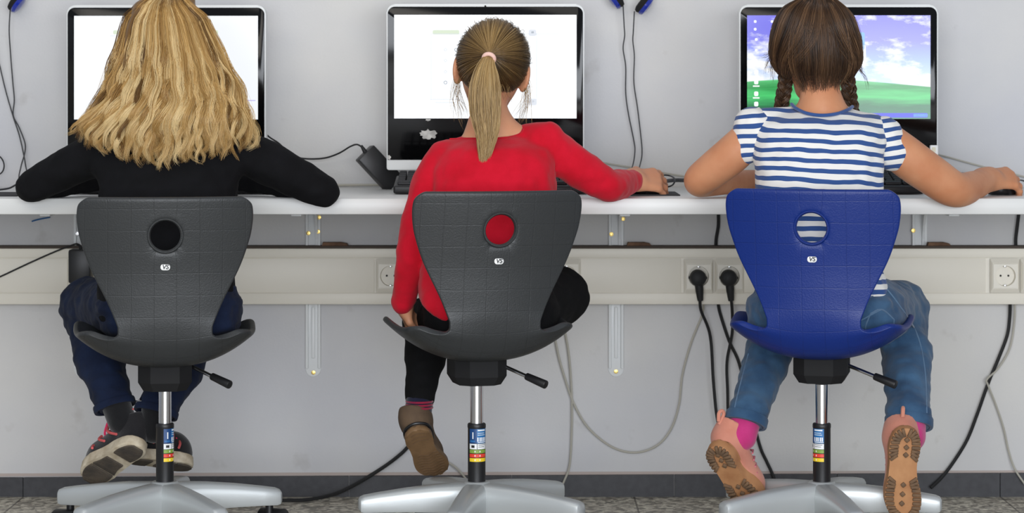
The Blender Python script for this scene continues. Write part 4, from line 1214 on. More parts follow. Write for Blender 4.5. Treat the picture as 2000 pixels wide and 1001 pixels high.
def strands_mesh(name, groups, mat, parent, org, base=None):
    """groups: (strands (n,m,3), radius, tints (n,)); base: (V, F quads, tint)"""
    Vs, Fs, Ts = [], [], []
    off = 0
    if base is not None:
        V, F, tn = base
        Vs.append(V); Fs.append(F); Ts.append(np.full(len(V), tn) if np.isscalar(tn) else tn); off = len(V)
    for st, r, tint in groups:
        n, m, _ = st.shape
        t = np.gradient(st, axis=1); t /= np.linalg.norm(t, axis=2)[..., None] + 1e-9
        a = np.cross(t, np.array([0.3, 1.0, 0.2])); a /= np.linalg.norm(a, axis=2)[..., None] + 1e-9
        b = np.cross(t, a)
        prof = r * np.interp(np.linspace(0, 1, m), [0, 0.1, 0.75, 1], [0.8, 1, 0.9, 0.25])
        ring = np.stack([st + prof[None, :, None] * (a * math.cos(q) + b * math.sin(q)) for q in (0.3, 0.3 + 2.0944, 0.3 + 4.18879)], 2)
        V = ring.reshape(-1, 3)
        idx = off + np.arange(n * m * 3).reshape(n, m, 3)
        f = [np.stack([idx[:, :-1, k], idx[:, :-1, (k + 1) % 3], idx[:, 1:, (k + 1) % 3], idx[:, 1:, k]], 3 - 1).reshape(-1, 4) for k in range(3)]
        Vs.append(V); Fs += f; tint = np.asarray(tint); Ts.append(np.repeat(tint if tint.ndim == 2 else np.repeat(tint[:, None], m, 1), 3, axis=1).ravel()); off += len(V)
    V = np.concatenate(Vs) - np.array(org, float); F = np.concatenate(Fs)
    me = fast_mesh(name, V, F); attr(me, 'tint', np.concatenate(Ts))
    return link(name, me, mat, parent)

# ---- bodies
def rc(a, b):
    """round cone between two (px, py, y, radius px)"""
    return cone(P(*a[:3]), P(*b[:3]), S(a[3], a[2]), S(b[3], b[2]))
def limb(*pts, k0=.02, n=7):
    """a limb through (px, py, y, radius px) stations, bending smoothly"""
    q = [P(*a[:3]) for a in pts]; r = [S(a[3], a[2]) for a in pts]
    q4 = catmull([Vector((*v, w)) for v, w in zip(q, r)], n)
    return [(cone(a.to_3d(), b.to_3d(), a[3], b[3]), k0 if i == 0 else .006) for i, (a, b) in enumerate(zip(q4, q4[1:]))]
def rings(rows, p=2.4):
    """(py, left px, right px, y, half depth)"""
    out = []
    for py, l, r, y, ry in rows:
        q = P((l + r) / 2, py, y)
        out.append((q.z, q.x, y, S((r - l) / 2, y), ry))
    return loft(out, p)
def head_frame(px, py, y, pitch=0.0, roll=0.0, yaw=0.0):
    return Matrix.Translation(P(px, py, y)) @ Euler((math.radians(pitch), math.radians(roll), math.radians(yaw)), 'XYZ').to_matrix().to_4x4()
def head_prims(Hm, s=1.0):
    g = lambda *v: np.array(Hm @ Vector(v))
    sc = lambda *v: tuple(a * s for a in v)
    pr = [(ell(g(0, 0, 0), sc(.071, .086, .078), Hm), .02), (ell(g(0, .028 * s, -.05 * s), sc(.056, .056, .060), Hm), .03),
          (cone(g(-.018 * s, .058 * s, -.095 * s), g(.018 * s, .058 * s, -.095 * s), .018 * s), .03),
          (cone(g(0, .083 * s, -.018 * s), g(0, .098 * s, -.046 * s), .006 * s, .0095 * s), .010),
          (cone(g(-.012 * s, .088 * s, -.049 * s), g(.012 * s, .088 * s, -.049 * s), .006 * s), .008),
          (cone(g(-.012 * s, .083 * s, -.073 * s), g(.012 * s, .083 * s, -.073 * s), .006 * s), .010),
          (cone(g(-.036 * s, .074 * s, -.004 * s), g(.036 * s, .074 * s, -.004 * s), .009 * s), .016)]
    for e in (-1, 1):
        Er = Hm @ Matrix.Rotation(e * 0.35, 4, 'Z')
        pr += [(ell(g(e * .075 * s, -.002 * s, -.028 * s), sc(.0075, .020, .030), Er), .008), (ell(g(e * .072 * s, .004 * s, -.052 * s), sc(.006, .010, .012), Er), .008)]
    return pr
def face_parts(Hm, s, parent, org):
    for e in (-1, 1):
        c = Hm @ Vector((e * .029 * s, .0745 * s, -.022 * s))
        m = MB(); m.lathe([(0, -.011 * s), (.007 * s, -.0085 * s), (.011 * s, 0), (.0085 * s, .007 * s), (.0052 * s, .0096 * s), (0, .011 * s)], 18, Matrix.Translation(c) @ Hm.to_3x3().to_4x4() @ Matrix.Rotation(-math.pi / 2, 4, 'X'))
        o = m.build('eye', M['eye'], parent, origin=org)
        m = MB(); m.lathe([(0, .0102 * s), (.0048 * s, .0102 * s), (.0045 * s, .0112 * s), (0, .0114 * s)], 16, Matrix.Translation(c) @ Hm.to_3x3().to_4x4() @ Matrix.Rotation(-math.pi / 2, 4, 'X'))
        m.build('iris', M['iris'], o, origin=org)
    m = MB()
    m.tube([Hm @ Vector((x * s, y * s, z * s)) for x, y, z in ((-.021, .078, -.073), (-.008, .0905, -.0715), (0, .0915, -.0725), (.008, .0905, -.0715), (.021, .078, -.073))], [.001, .0035, .0035, .0035, .001], n=8)
    m.build('mouth', M['lips'], parent, origin=org)
def hand_prims(Wp, Fd, N, thumb, L=0.14, curl=(25, 30, 30, 35), spread=0.10, base_curl=10, thumb_in=0.4):
    """wrist point, finger direction, back-of-hand normal, thumb side (+1 = F x N)"""
    F = Vector(Fd).normalized(); N = Vector(N); N = (N - F * N.dot(F)).normalized()
    Sd = F.cross(N) * thumb
    W = Vector(Wp); pr = []
    kn = []
    for i in range(4):
        off = (0.165 - 0.105 * i) * L
        K = W + F * L * (0.50, 0.515, 0.49, 0.45)[i] + Sd * off - N * abs(i - 1.2) * 0.012 * L
        kn.append(K)
        pr.append((cone(W + Sd * off * 0.55 + F * L * .05, K, L * .085, L * (.070, .070, .066, .060)[i]), .012))
    pr.append((cone(W - F * L * .12, W + F * L * .08, L * .14, L * .13), .02))
    for i in range(4):
        ln = L * (0.40, 0.45, 0.42, 0.33)[i]
        p = kn[i]; ang = math.radians(base_curl)
        d0 = (F + Sd * (1.2 - i) * spread).normalized()
        r = L * (.056, .057, .054, .048)[i]
        for q, fr in enumerate((0.46, 0.30, 0.24)):
            ang += math.radians(curl[i]) * (1.0, 1.0, 0.7)[q] * (0.6 if q == 0 else 1)
            d = d0 * math.cos(ang) - N * math.sin(ang)
            e = p + d * ln * fr
            pr.append((cone(p, e, r * (1.0, .93, .86)[q], r * (.93, .86, .74)[q]), .0035 if q else .006))
            p = e
    t0 = W + Sd * L * .13 + F * L * .10 - N * L * .03
    t1 = t0 + (Sd * (0.75 - thumb_in * .4) + F * 0.75 - N * 0.25).normalized() * L * .24
    t2 = t1 + (Sd * (0.35 - thumb_in) + F * 0.95 - N * 0.30).normalized() * L * .19
    t3 = t2 + (Sd * (0.10 - thumb_in) + F * 0.95 - N * 0.40).normalized() * L * .14
    pr += [(cone(t0, t1, L * .085, L * .066), .014), (cone(t1, t2, L * .064, L * .058), .004), (cone(t2, t3, L * .057, L * .046), .003)]
    return pr
def person(label, org, clothed, bare, mat, h=0.0029, group='girls seated at the computers'):
    """one continuous body: prims under clothing are thinned, bare ones kept"""
    allp = [p[0] for p in clothed] + [p[0] for p in bare]
    lo, hi = bounds(allp, 0.02)
    s = Solid(lo, hi, h)
    for p, k in clothed: s.add(p, k * .7, -0.012)
    for p, k in bare: s.add(p, k)
    V, F = s.mesh(1)
    o = link('person', fast_mesh('person', V - np.array(org), F), mat)
    o.location = org
    return tag(o, label, 'person', group)

def hemdir(v):
    v = v.normalized()
    return (v * .45 + Vector((v.x * .4, 0, -.6))).normalized()
def cuff(parent, org, pt, axis, r, h, mat, thick=.0032):
    """a turned-up hem round a trouser leg"""
    T = Matrix.Translation(Vector(pt)) @ Vector(axis).to_track_quat('Z', 'Y').to_matrix().to_4x4()
    m = MB(); m.lathe([(r - .004, -h), (r + thick * .6, -h), (r + thick, -h + .003), (r + thick, -.003), (r + thick * .6, .0005), (r - .004, 0), (r - .004, -h)], 40, T)
    return m.build('jeans_cuff', mat, parent, origin=org)
# ---- shoes
def half_width(t, L):
    return L * smooth_curve([0, .02, .06, .12, .22, .38, .52, .66, .76, .86, .94, .98, 1], [0, .07, .112, .138, .148, .130, .138, .170, .178, .160, .112, .062, 0], t)
def outline(L, sd, grow=0.0, n=30, t0=0.0, t1=1.0):
    ts = t0 + (t1 - t0) * (1 - np.cos(np.linspace(0, math.pi, n))) / 2
    cx = L * sd * smooth_curve([0, .4, .7, 1], [0, -.01, .012, .045], ts)
    w = half_width(ts, L)
    a = [(cx[i] + w[i] + grow, ts[i] * L) for i in range(n)]; b = [(cx[i] - w[i] - grow, ts[i] * L) for i in range(n)]
    if w[0] < 1e-6: b = b[1:]
    if w[-1] < 1e-6: b = b[:-1]
    return a + b[::-1]
def shoe(name, parent, org, H, T, n, sd, mats, th=0.02, shaft=None, shaft_r=0.036, style='boot', collar=0.05):
    H, T, n = Vector(H), Vector(T), Vector(n)
    f = (T - H); L = f.length; f.normalize()
    up = -(n - f * n.dot(f)).normalized(); side = f.cross(up)
    X = Matrix((side, f, up)).transposed().to_4x4(); X.translation = H
    inv = X.inverted()
    a = Vector((0, .17 * L, th + .045)); d = (inv.to_3x3() @ Vector(shaft)).normalized() if shaft is not None else Vector((0, 0, 1))
    e = a + d * collar
    pr = [(ell((sd * .018 * L, .74 * L, th + .016), (.150 * L, .22 * L, .033)), .02), (cone((0, .28 * L, th + .040), (sd * .008 * L, .66 * L, th + .018), .034, .026), .03),
          (ell((0, .155 * L, th + .03), (.135 * L, .145 * L, .05)), .02), (cone(a, e, shaft_r, shaft_r), .02),
          (cone((-sd * .02 * L, .5 * L, th + .004), (sd * .0 * L, .72 * L, th + .004), .125 * L, .15 * L), .01)]
    pr[4] = (ell((sd * .008 * L, .52 * L, th + .004), (.135 * L, .45 * L, .022)), .015)
    lo, hi = bounds([p for p, _ in pr], .02); lo[2] = max(lo[2], th - .012)
    s = Solid(lo, hi, 0.0032)
    for p, k in pr: s.add(p, k)
    tip = np.array(e) ; dn = np.array(d)
    s.keep(lambda x, y, z: np.maximum(th - .003 - z, (x - tip[0]) * dn[0] + (y - tip[1]) * dn[1] + (z - tip[2]) * dn[2]))
    s.wrinkle(0.0012, 40, (1, 1, 1), 5)
    V, F = s.mesh(2)
    V = np.array(X.to_3x3()) @ V.T; V = V.T + np.array(H) - np.array(org)
    o = link(name, fast_mesh(name, V, F), mats['upper'], parent)
    m = MB(); m.prism(outline(L, sd, .002, 30 if style != 'trainer' else 17), 0, th, bev=.004, M=X, seg=3)
    so = m.build('sole', mats['sole'], o, origin=org)
    return o, so, X, L
def lugs(so, X, L, sd, mat, org, heel=(0.0, .36), fore=(.50, 1.0), step=.0092):
    def rim(t0, t1, m):
        for s_ in (-1, 1):
            ts = np.linspace(t0, t1, 200); cx = L * sd * smooth_curve([0, .4, .7, 1], [0, -.01, .012, .045], ts); w = half_width(ts, L)
            pts = np.stack([cx + s_ * w, ts * L], 1)
            acc = 0.004
            for i in range(1, 199):
                acc += np.linalg.norm(pts[i] - pts[i - 1])
                if acc < step: continue
                acc = 0
                tg = Vector((*(pts[i + 1] - pts[i - 1]), 0)).normalized()
                inn = Vector((cx[i], min(max(ts[i] * L, t0 * L + .028), t1 * L - .028), 0)) - Vector((*pts[i], 0)); inn.normalize()
                tg = Vector((-inn.y, inn.x, 0))
                Mx = Matrix((inn, tg, Vector((0, 0, 1)))).transposed().to_4x4(); Mx.translation = Vector((*pts[i], 0))
                m.box((-.0015, -.0032, -.0055), (.0165, .0032, .002), .001, M=X @ Mx, seg=1)
    for nm, (t0, t1), dots in (('heel_tread', (heel[0] + .004, heel[1]), (.12, .2, .28)), ('forefoot_tread', (fore[0], fore[1] - .004), (.6, .7, .8))):
        m = MB(); rim(t0, t1, m)
        for t in dots:
            Mx = Matrix.Translation((L * sd * .006, t * L, 0)) @ Matrix.Rotation(.785, 4, 'Z')
            m.box((-.0045, -.0045, -.0045), (.0045, .0045, .002), .001, M=X @ Mx, seg=1)
        m.build(nm, mat, so, origin=org, flat=True)

# ================= left: girl with long loose blonde hair
TY = -0.78
def A3(v): return np.array(v, float)
org1 = Vector((P(330, 640, -0.84).x, -0.84, 0.44))
torso = rings([(250, 296, 366, -.735, .045), (268, 255, 405, -.745, .062), (290, 195, 465, -.765, .080), (320, 178, 482, -.775, .092), (350, 190, 470, -.785, .098), (400, 194, 460, -.80, .100), (470, 196, 458, -.825, .102), (540, 194, 458, -.845, .105), (600, 192, 460, -.855, .105), (636, 200, 452, -.855, .09)])
arms = limb((200, 296, -.765, 37), (150, 318, -.75, 38), (92, 350, -.722, 33), (62, 364, -.705, 28), (110, 360, -.63, 24), (236, 350, -.50, 16)) + limb((470, 296, -.765, 39), (520, 316, -.755, 41), (588, 352, -.73, 36), (632, 374, -.705, 28), (590, 366, -.63, 25), (428, 350, -.50, 16))
legs1 = [(rc((270, 600, -.84, 66), (172, 596, -.52, 50)), .03), (rc((172, 600, -.52, 50), (192, 695, -.62, 46)), .03), (rc((192, 695, -.62, 46), (224, 786, -.71, 38)), .02),
         (rc((398, 606, -.84, 70), (398, 606, -.54, 52)), .03), (rc((398, 612, -.54, 50), (345, 720, -.64, 46)), .03), (rc((345, 720, -.64, 45), (306, 796, -.73, 40)), .02)]
hips1 = [(rings([(560, 196, 460, -.85, .10), (590, 190, 470, -.855, .11), (640, 196, 466, -.85, .11), (655, 215, 445, -.84, .085)]), .02)]
hd1 = head_frame(330, 66, -.715, pitch=-12)
bare1 = head_prims(hd1) + [(cone(hd1 @ Vector((0, -.018, -.05)), P(330, 262, -.745), .040, .044), .02)]
for wpx, th_ in ((236, 1), (428, -1)):
    w = P(wpx, 350, -.50); bare1 += hand_prims(w, (0.25 * th_, 1, -.12), (0, .05, 1), -1 if th_ > 0 else 1, L=.135)
ank = [(rc((224, 780, -.71, 28), (238, 822, -.735, 27)), .01), (rc((306, 790, -.73, 28), (300, 838, -.74, 26)), .01)]
girl1 = person('girl with long wavy loose blonde hair in a black sweatshirt, seated at left', org1, [(torso, .02)] + arms + legs1 + hips1 + ank, bare1, M['skin'])
face_parts(hd1, 1.0, girl1, org1)
solid_mesh('sweatshirt', [(torso, .02)] + arms, 0.0045, M['sweater_black'], girl1, org1, wr=((0.0028, 26, (1, 1, 1.6), 1), (0.0016, 62, (1, 1, 1), 2)))
zc = P(0, 798, -.71).z
hem1 = [(P(225, 796, -.714), hemdir(P(224, 788, -.711) - P(192, 695, -.62)), S(40, -.71)), (P(304, 808, -.734), hemdir(P(306, 798, -.731) - P(345, 720, -.64)), S(42, -.73))]
solid_mesh('jeans', legs1 + hips1, 0.0042, M['denim_dark'], girl1, org1, wr=((0.0042, 30, (0.7, 0.7, 2.0), 3), (0.0025, 60, (.8, .8, 1.8), 23), (0.0012, 90, (1, 1, 1), 4)), ends=[(p, n, .075) for p, n, r in hem1])
for p, n, r in hem1: cuff(girl1, org1, p + n * .001, n, r, .014, M['denim_dark'], .0022)
M['sock_black'] = cloth('black_sock', lin(20, 20, 22), lin(28, 28, 30))
for a in ank: solid_mesh('sock', [a[0]], 0.004, M['sock_black'], girl1, org1, grow=.001)
M['trainer_upper'] = cloth('black_mesh_fabric', lin(26, 25, 27), lin(34, 33, 35))
M['trainer_sole'] = material('worn_foam', lin(214, 202, 178), rough=0.85, vary=(45, lin(172, 156, 130), 6))
M['trainer_tread'] = material('dark_worn_rubber', lin(66, 60, 54), rough=0.8, bump=(180, 0.6, 0.002), vary=(30, lin(90, 80, 68), 5))
M['pink'] = material('pink_lace', lin(226, 44, 96), rough=0.7)
M['coral'] = material('coral_trim', lin(208, 92, 92), rough=0.7)
def trainer(H, T, n, sd, shaft, label):
    mats = {'upper': M['trainer_upper'], 'sole': M['trainer_sole']}
    o, so, X, L = shoe('shoe', girl1, org1, H, T, n, sd, mats, th=.024, shaft=shaft, shaft_r=.0295, style='trainer', collar=.020)
    o['label'] = label
    for t0, t1, g in ((.03, .30, -.006), (.42, .64, -.005), (.67, .97, -.006)):   # dark rubber pods under the foam
        m = MB(); m.prism(outline(L, sd, g, 16, t0, t1), -.004, .004, bev=.0015, M=X)
        m.build('tread', M['trainer_tread'], so, origin=org1)
    m = MB()
    for q in range(5):
        y = (.36 + q * .065) * L; z = .024 + .078 - q * .0105
        m.tube([X @ Vector((-.028, y, z - .014)), X @ Vector((-.012, y + .004, z - .001)), X @ Vector((.012, y + .012, z - .003)), X @ Vector((.028, y + .014, z - .018))], .0022, n=6)
    b = X @ Vector((-sd * .006, .37 * L, .104))
    for k in (-1, 1):
        m.tube([b, b + Vector((-.018, -.004, .008 * k)), b + Vector((-.036, -.006, -.006 + .004 * k)), b + Vector((-.046, -.006, -.030)), b + Vector((-.042, -.006, -.040))], .0026, n=6)
    m.build('laces', M['pink'], o, origin=org1)
    m = MB()
    for s_ in (-1, 1):
        m.tube([X @ Vector((s_ * .036, .24 * L, .034)), X @ Vector((s_ * .041, .38 * L, .050)), X @ Vector((s_ * .034, .46 * L, .074))], .003, n=6)
        m.tube([X @ Vector((s_ * .040, .42 * L, .030)), X @ Vector((s_ * .042, .52 * L, .042)), X @ Vector((s_ * .030, .58 * L, .062))], .003, n=6)
        m.tube([X @ Vector((s_ * .041, .62 * L, .028)), X @ Vector((s_ * .036, .66 * L, .040)), X @ Vector((s_ * .022, .70 * L, .052))], .003, n=6)
    m.tube([X @ Vector((-.030, .20 * L, .092)), X @ Vector((-.018, .08 * L, .100)), X @ Vector((0, .045 * L, .104)), X @ Vector((.018, .08 * L, .100)), X @ Vector((.030, .20 * L, .092))], .002, n=6)
    m.build('trim', M['coral'], o, origin=org1)
trainer(P(274, 872, -.80), P(162, 936, -.68), (.26, -.86, -.42), 1, P(224, 786, -.71) - P(240, 850, -.75), 'left worn shoe with pink laces and its sole facing back')
trainer(P(252, 898, -.70), P(378, 913, -.60), (.05, -.42, -.9), -1, P(306, 796, -.73) - P(290, 850, -.72), 'right worn shoe crossed behind, pointing right')

# long wavy hair
OUT = [(-12, 300, 362), (-4, 275, 385), (8, 256, 386), (48, 243, 405), (100, 228, 430), (132, 216, 448), (156, 210, 460), (196, 193, 478), (232, 160, 491), (256, 140, 497), (290, 140, 503), (340, 150, 500)]
oy = np.array([o[0] for o in OUT], float); ol_ = np.array([o[1] for o in OUT], float); orr = np.array([o[2] for o in OUT], float)
BOT = lambda u: np.interp(u, [-1, -.8, -.6, -.3, 0, .15, .45, .75, 1], [272, 300, 312, 326, 330, 334, 320, 306, 290])
def hair1(u, t, depth=1.0):
    """u -1..1 across, t 0..1 from the crown to the tips"""
    bot = BOT(u)
    py = -8 + (bot + 8) * t
    l, r = np.interp(py, oy, ol_), np.interp(py, oy, orr)
    px = (l + r) / 2 + (r - l) / 2 * u
    yb = np.interp(py, [-14, 0, 30, 80, 140, 220, 340], [-.725, -.775, -.805, -.818, -.828, -.868, -.888])
    yf = np.interp(py, [-14, 0, 30, 80, 140, 220, 340], [-.70, -.69, -.69, -.70, -.72, -.80, -.835])
    y = yf + (yb - yf) * math.sqrt(max(0, 1 - (abs(u) * .97) ** 2)) * depth
    return P(px, py, y)
groups = []
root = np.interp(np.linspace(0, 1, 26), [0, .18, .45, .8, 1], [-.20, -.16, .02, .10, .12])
for layer, (nl, dep, rad) in enumerate(((52, 1.0, .0068), (64, .92, .009), (36, .76, .011))):
    for j in range(nl):
        u = -1 + 2 * (j + .5) / nl + random.uniform(-.6, .6) / nl
        u = max(-.99, min(.99, u))
        ph, am, wl = random.uniform(0, 6.28), random.uniform(.0030, .0088), random.uniform(.06, .10)
        lift = random.uniform(-.003, .009) if layer == 0 else 0
        end = random.uniform(.93, 1.03) - (.025 * layer)
        path = []
        for t in np.linspace(0, end, 20):
            p = hair1(u * (1 if t > .15 else (.55 + 3 * t)), t, dep)
            g = min(1, max(0, (t - .22) / .40)); tipg = 1 + .9 * max(0, (t - .78) / .22)
            p = p + Vector((am * g * tipg * math.sin(p.z / wl * 6.28 + ph), -am * g * tipg * math.cos(p.z / wl * 6.28 + ph + .6) - lift * g, 0))
            path.append(p)
        if random.random() < .4:                                # curled tip
            path[-1] = path[-1] + Vector((random.choice((-1, 1)) * .008, -.004, .006))
        n = 74 if layer == 0 else 50
        rr_ = rad * random.uniform(.6, 1.4)
        st = bundle(path, n, [rr_ * .7, rr_ * 1.0, rr_ * 1.1, rr_ * 1.05, rr_ * .9, rr_ * .5], .7, .0018, 26, .10)
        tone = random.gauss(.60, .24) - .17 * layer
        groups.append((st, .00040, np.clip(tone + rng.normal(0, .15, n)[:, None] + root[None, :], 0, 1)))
fl = []
for k in range(170):                                             # flyaways
    sg = random.choice((-1, 1)); u = sg * random.uniform(.84, 1.0); ext = max(0, random.gauss(0, .011))
    ph = random.uniform(0, 6.28)
    pts = [hair1(u * (1 if t > .15 else (.55 + 3 * t)), t, .8) + Vector((sg * ext * min(1, 2.2 * t) + .006 * math.sin(8 * t + ph) * t, 0, 0)) for t in np.linspace(.02, random.uniform(.5, 1.0), 10)]
    fl.append(bundle(pts, 1, [.002, .003], 1, .003, 26, .1))
groups.append((np.concatenate(fl), .00032, rng.uniform(.5, 1, len(fl))))
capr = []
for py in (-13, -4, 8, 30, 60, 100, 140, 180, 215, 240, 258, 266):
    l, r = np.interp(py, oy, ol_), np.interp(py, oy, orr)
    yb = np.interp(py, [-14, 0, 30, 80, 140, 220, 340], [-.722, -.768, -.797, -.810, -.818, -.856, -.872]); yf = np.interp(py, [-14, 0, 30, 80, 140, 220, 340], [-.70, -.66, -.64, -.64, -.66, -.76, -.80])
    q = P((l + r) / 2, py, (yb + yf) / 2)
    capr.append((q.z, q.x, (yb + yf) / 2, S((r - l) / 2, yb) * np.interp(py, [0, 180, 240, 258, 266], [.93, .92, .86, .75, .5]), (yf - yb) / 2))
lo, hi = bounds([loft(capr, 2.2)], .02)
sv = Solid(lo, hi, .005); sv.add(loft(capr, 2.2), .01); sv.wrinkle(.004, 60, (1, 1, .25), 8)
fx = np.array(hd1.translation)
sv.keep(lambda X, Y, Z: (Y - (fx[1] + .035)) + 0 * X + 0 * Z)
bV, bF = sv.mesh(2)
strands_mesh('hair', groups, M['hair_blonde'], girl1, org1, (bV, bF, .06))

# ================= middle: girl in red with a ponytail
org2 = Vector((P(940, 640, -0.85).x, -0.85, 0.445))
torso = rings([(262, 918, 1000, -.735, .048), (276, 890, 1050, -.75, .062), (292, 862, 1076, -.765, .078), (320, 846, 1086, -.775, .088), (360, 842, 1085, -.785, .092), (400, 840, 1084, -.795, .094), (470, 834, 1080, -.82, .098), (540, 822, 1074, -.845, .102), (585, 818, 1072, -.858, .104), (620, 822, 1070, -.862, .10), (640, 835, 1060, -.86, .085)])
sh2 = [(rc((925, 283, -.74, 20), (868, 304, -.76, 27)), .02), (rc((985, 268, -.735, 24), (1070, 272, -.75, 30)), .02)]
arml = limb((866, 306, -.765, 28), (842, 345, -.775, 31), (822, 410, -.795, 30), (808, 478, -.83, 30), (796, 545, -.805, 25), (787, 592, -.775, 22))
armr = limb((1060, 278, -.755, 38), (1092, 300, -.75, 37), (1138, 332, -.74, 35), (1186, 361, -.712, 31), (1216, 359, -.63, 26), (1240, 352, -.56, 18))
hips2 = [(rings([(575, 832, 1075, -.855, .10), (600, 830, 1085, -.86, .11), (640, 836, 1085, -.855, .11), (655, 860, 1060, -.845, .085)]), .02)]
legs2 = [(rc((890, 612, -.84, 58), (838, 628, -.60, 46)), .03), (rc((838, 632, -.60, 46), (832, 690, -.645, 38)), .03), (rc((832, 690, -.645, 38), (820, 776, -.71, 29)), .02),
         (rc((1020, 606, -.84, 62), (1094, 578, -.64, 52)), .03), (rc((1094, 578, -.64, 50), (1000, 606, -.58, 38)), .03), (rc((1000, 606, -.58, 36), (868, 622, -.655, 27)), .02)]
hd2 = head_frame(963, 116, -.705, pitch=-8, roll=7)
neck2 = [(cone(hd2 @ Vector((0, -.014, -.05)), P(958, 262, -.742), .035, .037), .02), (rc((958, 256, -.742, 38), (905, 292, -.755, 16)), .03), (rc((958, 250, -.742, 38), (1015, 268, -.75, 18)), .03)]
wl, wr_ = P(788, 590, -.775), P(1231, 352, -.565)
hands2 = hand_prims(wl, (.22, .55, -.75), (-.85, -.1, .30), -1, L=.115, curl=(40, 44, 46, 48), base_curl=12) + hand_prims(wr_, (.84, .54, .0), (-.20, -.80, .55), -1, L=.150, curl=(14, 24, 28, 32), base_curl=14, spread=.22)
ank2 = [(rc((819, 781, -.714, 25), (816, 822, -.728, 25)), .01), (rc((900, 620, -.64, 24), (862, 622, -.66, 24)), .01)]
girl2 = person('girl in a red sweater with a ponytail, seated in the middle', org2, [(torso, .02)] + sh2 + arml + armr + hips2 + legs2 + ank2, head_prims(hd2) + neck2 + hands2, M['skin'])
face_parts(hd2, 1.0, girl2, org2)
solid_mesh('sweater', [(torso, .02)] + sh2 + arml + armr, 0.0042, M['sweater_red'], girl2, org2, wr=((0.0022, 26, (1, 1, 1.7), 6), (0.0020, 44, (1.6, 1, .6), 21), (0.0012, 70, (1, 1, 1), 7)), keep=lambda X, Y, Z: np.interp(X, [P(814, 0, -.85).x, P(819, 0, -.85).x, P(850, 0, -.85).x, P(900, 0, -.85).x], [P(0, 660, -.85).z, P(0, 583, -.85).z, P(0, 612, -.85).z, P(0, 630, -.85).z]) - Z + 0 * Y)
solid_mesh('leggings', legs2 + hips2, 0.0045, M['leggings'], girl2, org2, wr=((0.0025, 40, (1, 1, 1.8), 9),))
M['sock_stripe'] = cloth('navy_sock', lin(18, 20, 40), lin(26, 28, 50))
M['sock_red'] = cloth('red_sock_band', lin(150, 30, 52), lin(120, 24, 60))
sk = solid_mesh('sock', [ank2[0][0]], .0035, M['sock_stripe'], girl2, org2, grow=.0015)
solid_mesh('sock', [ank2[1][0]], .0035, M['sock_stripe'], girl2, org2, grow=.0015)
for q, (py, rr) in enumerate(((783, 26.6), (789, 26.6), (795, 26.6))):
    c = P(819, py, -.718 - .003 * q)
    m = MB(); m.lathe([(S(rr, -.72), -.0022), (S(rr + 1, -.72), 0), (S(rr, -.72), .0022)], 28, Matrix.Translation(c)); m.build('sock_band', M['sock_red'], sk, origin=org2)
M['brown_upper'] = material('brown_nubuck', lin(84, 66, 50), rough=0.85, vary=(30, lin(98, 78, 58)), bump=(200, .2))
M['gum'] = material('gum_rubber', lin(128, 98, 66), rough=0.6, vary=(30, lin(108, 82, 54)), bump=(90, .5, .0015))
mats = {'upper': M['brown_upper'], 'sole': M['gum']}
def brown_shoe(H, T, n, sd, shaft, label, collar=.035):
    o, so, X, L = shoe('shoe', girl2, org2, H, T, n, sd, mats, th=.012, shaft=shaft, shaft_r=.033, style='shoe', collar=collar)
    o['label'] = label
    m = MB(); m.tube([X @ Vector((a * L, b * L, .017)) for a, b in ((.132, .36), (.154, .2), (.12, .06), (0, -.005), (-.12, .06), (-.154, .2), (-.132, .36))], .0032, n=8)
    m.build('welt', M['black'], o, origin=org2)
    dg = material('dark_gum', lin(96, 72, 48), rough=.7)
    m = MB()                                                     # curved grooves moulded into the tread
    for t in np.linspace(.52, .93, 9):
        w = float(half_width(t, L)) * .82; cx = L * sd * .018
        m.tube([X @ Vector((cx + a * w, t * L + .004 * math.cos(a * 4), -.0004)) for a in np.linspace(-1, 1, 7)], .0011, n=5, res=3)
    m.build('forefoot_tread', dg, so, origin=org2)
    m = MB()
    for t in (.10, .17, .24):
        w = float(half_width(t, L)) * .6
        m.tube([X @ Vector((a * w, t * L + .012 * (1 - a * a) * -.5, -.0004)) for a in np.linspace(-1, 1, 7)], .0011, n=5, res=3)
    m.build('heel_tread', dg, so, origin=org2)
brown_shoe(P(812, 840, -.79), P(850, 930, -.645), (.16, -.78, -.60), 1, P(820, 770, -.71) - P(815, 828, -.738), 'brown shoe with gum sole facing back', .017)
brown_shoe(P(832, 640, -.70), P(800, 606, -.545), (-.55, -.45, .25), 1, P(900, 620, -.64) - P(840, 622, -.67), 'brown shoe tucked under the left thigh', .03)
# hair drawn back to the tie
HM = hd2
EL = np.array([.0765, .0925, .0855])
def to_w(a): return (np.array(HM.to_3x3()) @ np.asarray(a).reshape(-1, 3).T).T.reshape(np.asarray(a).shape) + np.array(HM.translation)
tie_w = P(957, 107, -.80); tl = HM.inverted() @ tie_w; tl = np.array(tl) / EL; tl /= np.linalg.norm(tl)
def hairline(a):
    y = EL[1] * np.cos(a)
    return -.078 + .85 * np.clip(y + .035, 0, 1) + .012 * np.cos(a * 2 + math.pi) * 0
grp = []
n = 4200; a = rng.uniform(-math.pi, math.pi, n)
zz = hairline(a) / EL[2] + rng.normal(0, .03, n); rr = np.sqrt(np.clip(1 - np.clip(zz, -1, .98) ** 2, .02, 1))
st_d = np.stack([np.sin(a) * rr, np.cos(a) * rr, np.clip(zz, -.98, .98)], 1)
Mseg = 18
om = np.arccos(np.clip(st_d @ tl, -1, 1)); tt = np.linspace(0, 1, Mseg)
sl = (np.sin((1 - tt)[None, :, None] * om[:, None, None]) * st_d[:, None, :] + np.sin(tt[None, :, None] * om[:, None, None]) * tl[None, None, :]) / np.sin(om)[:, None, None]
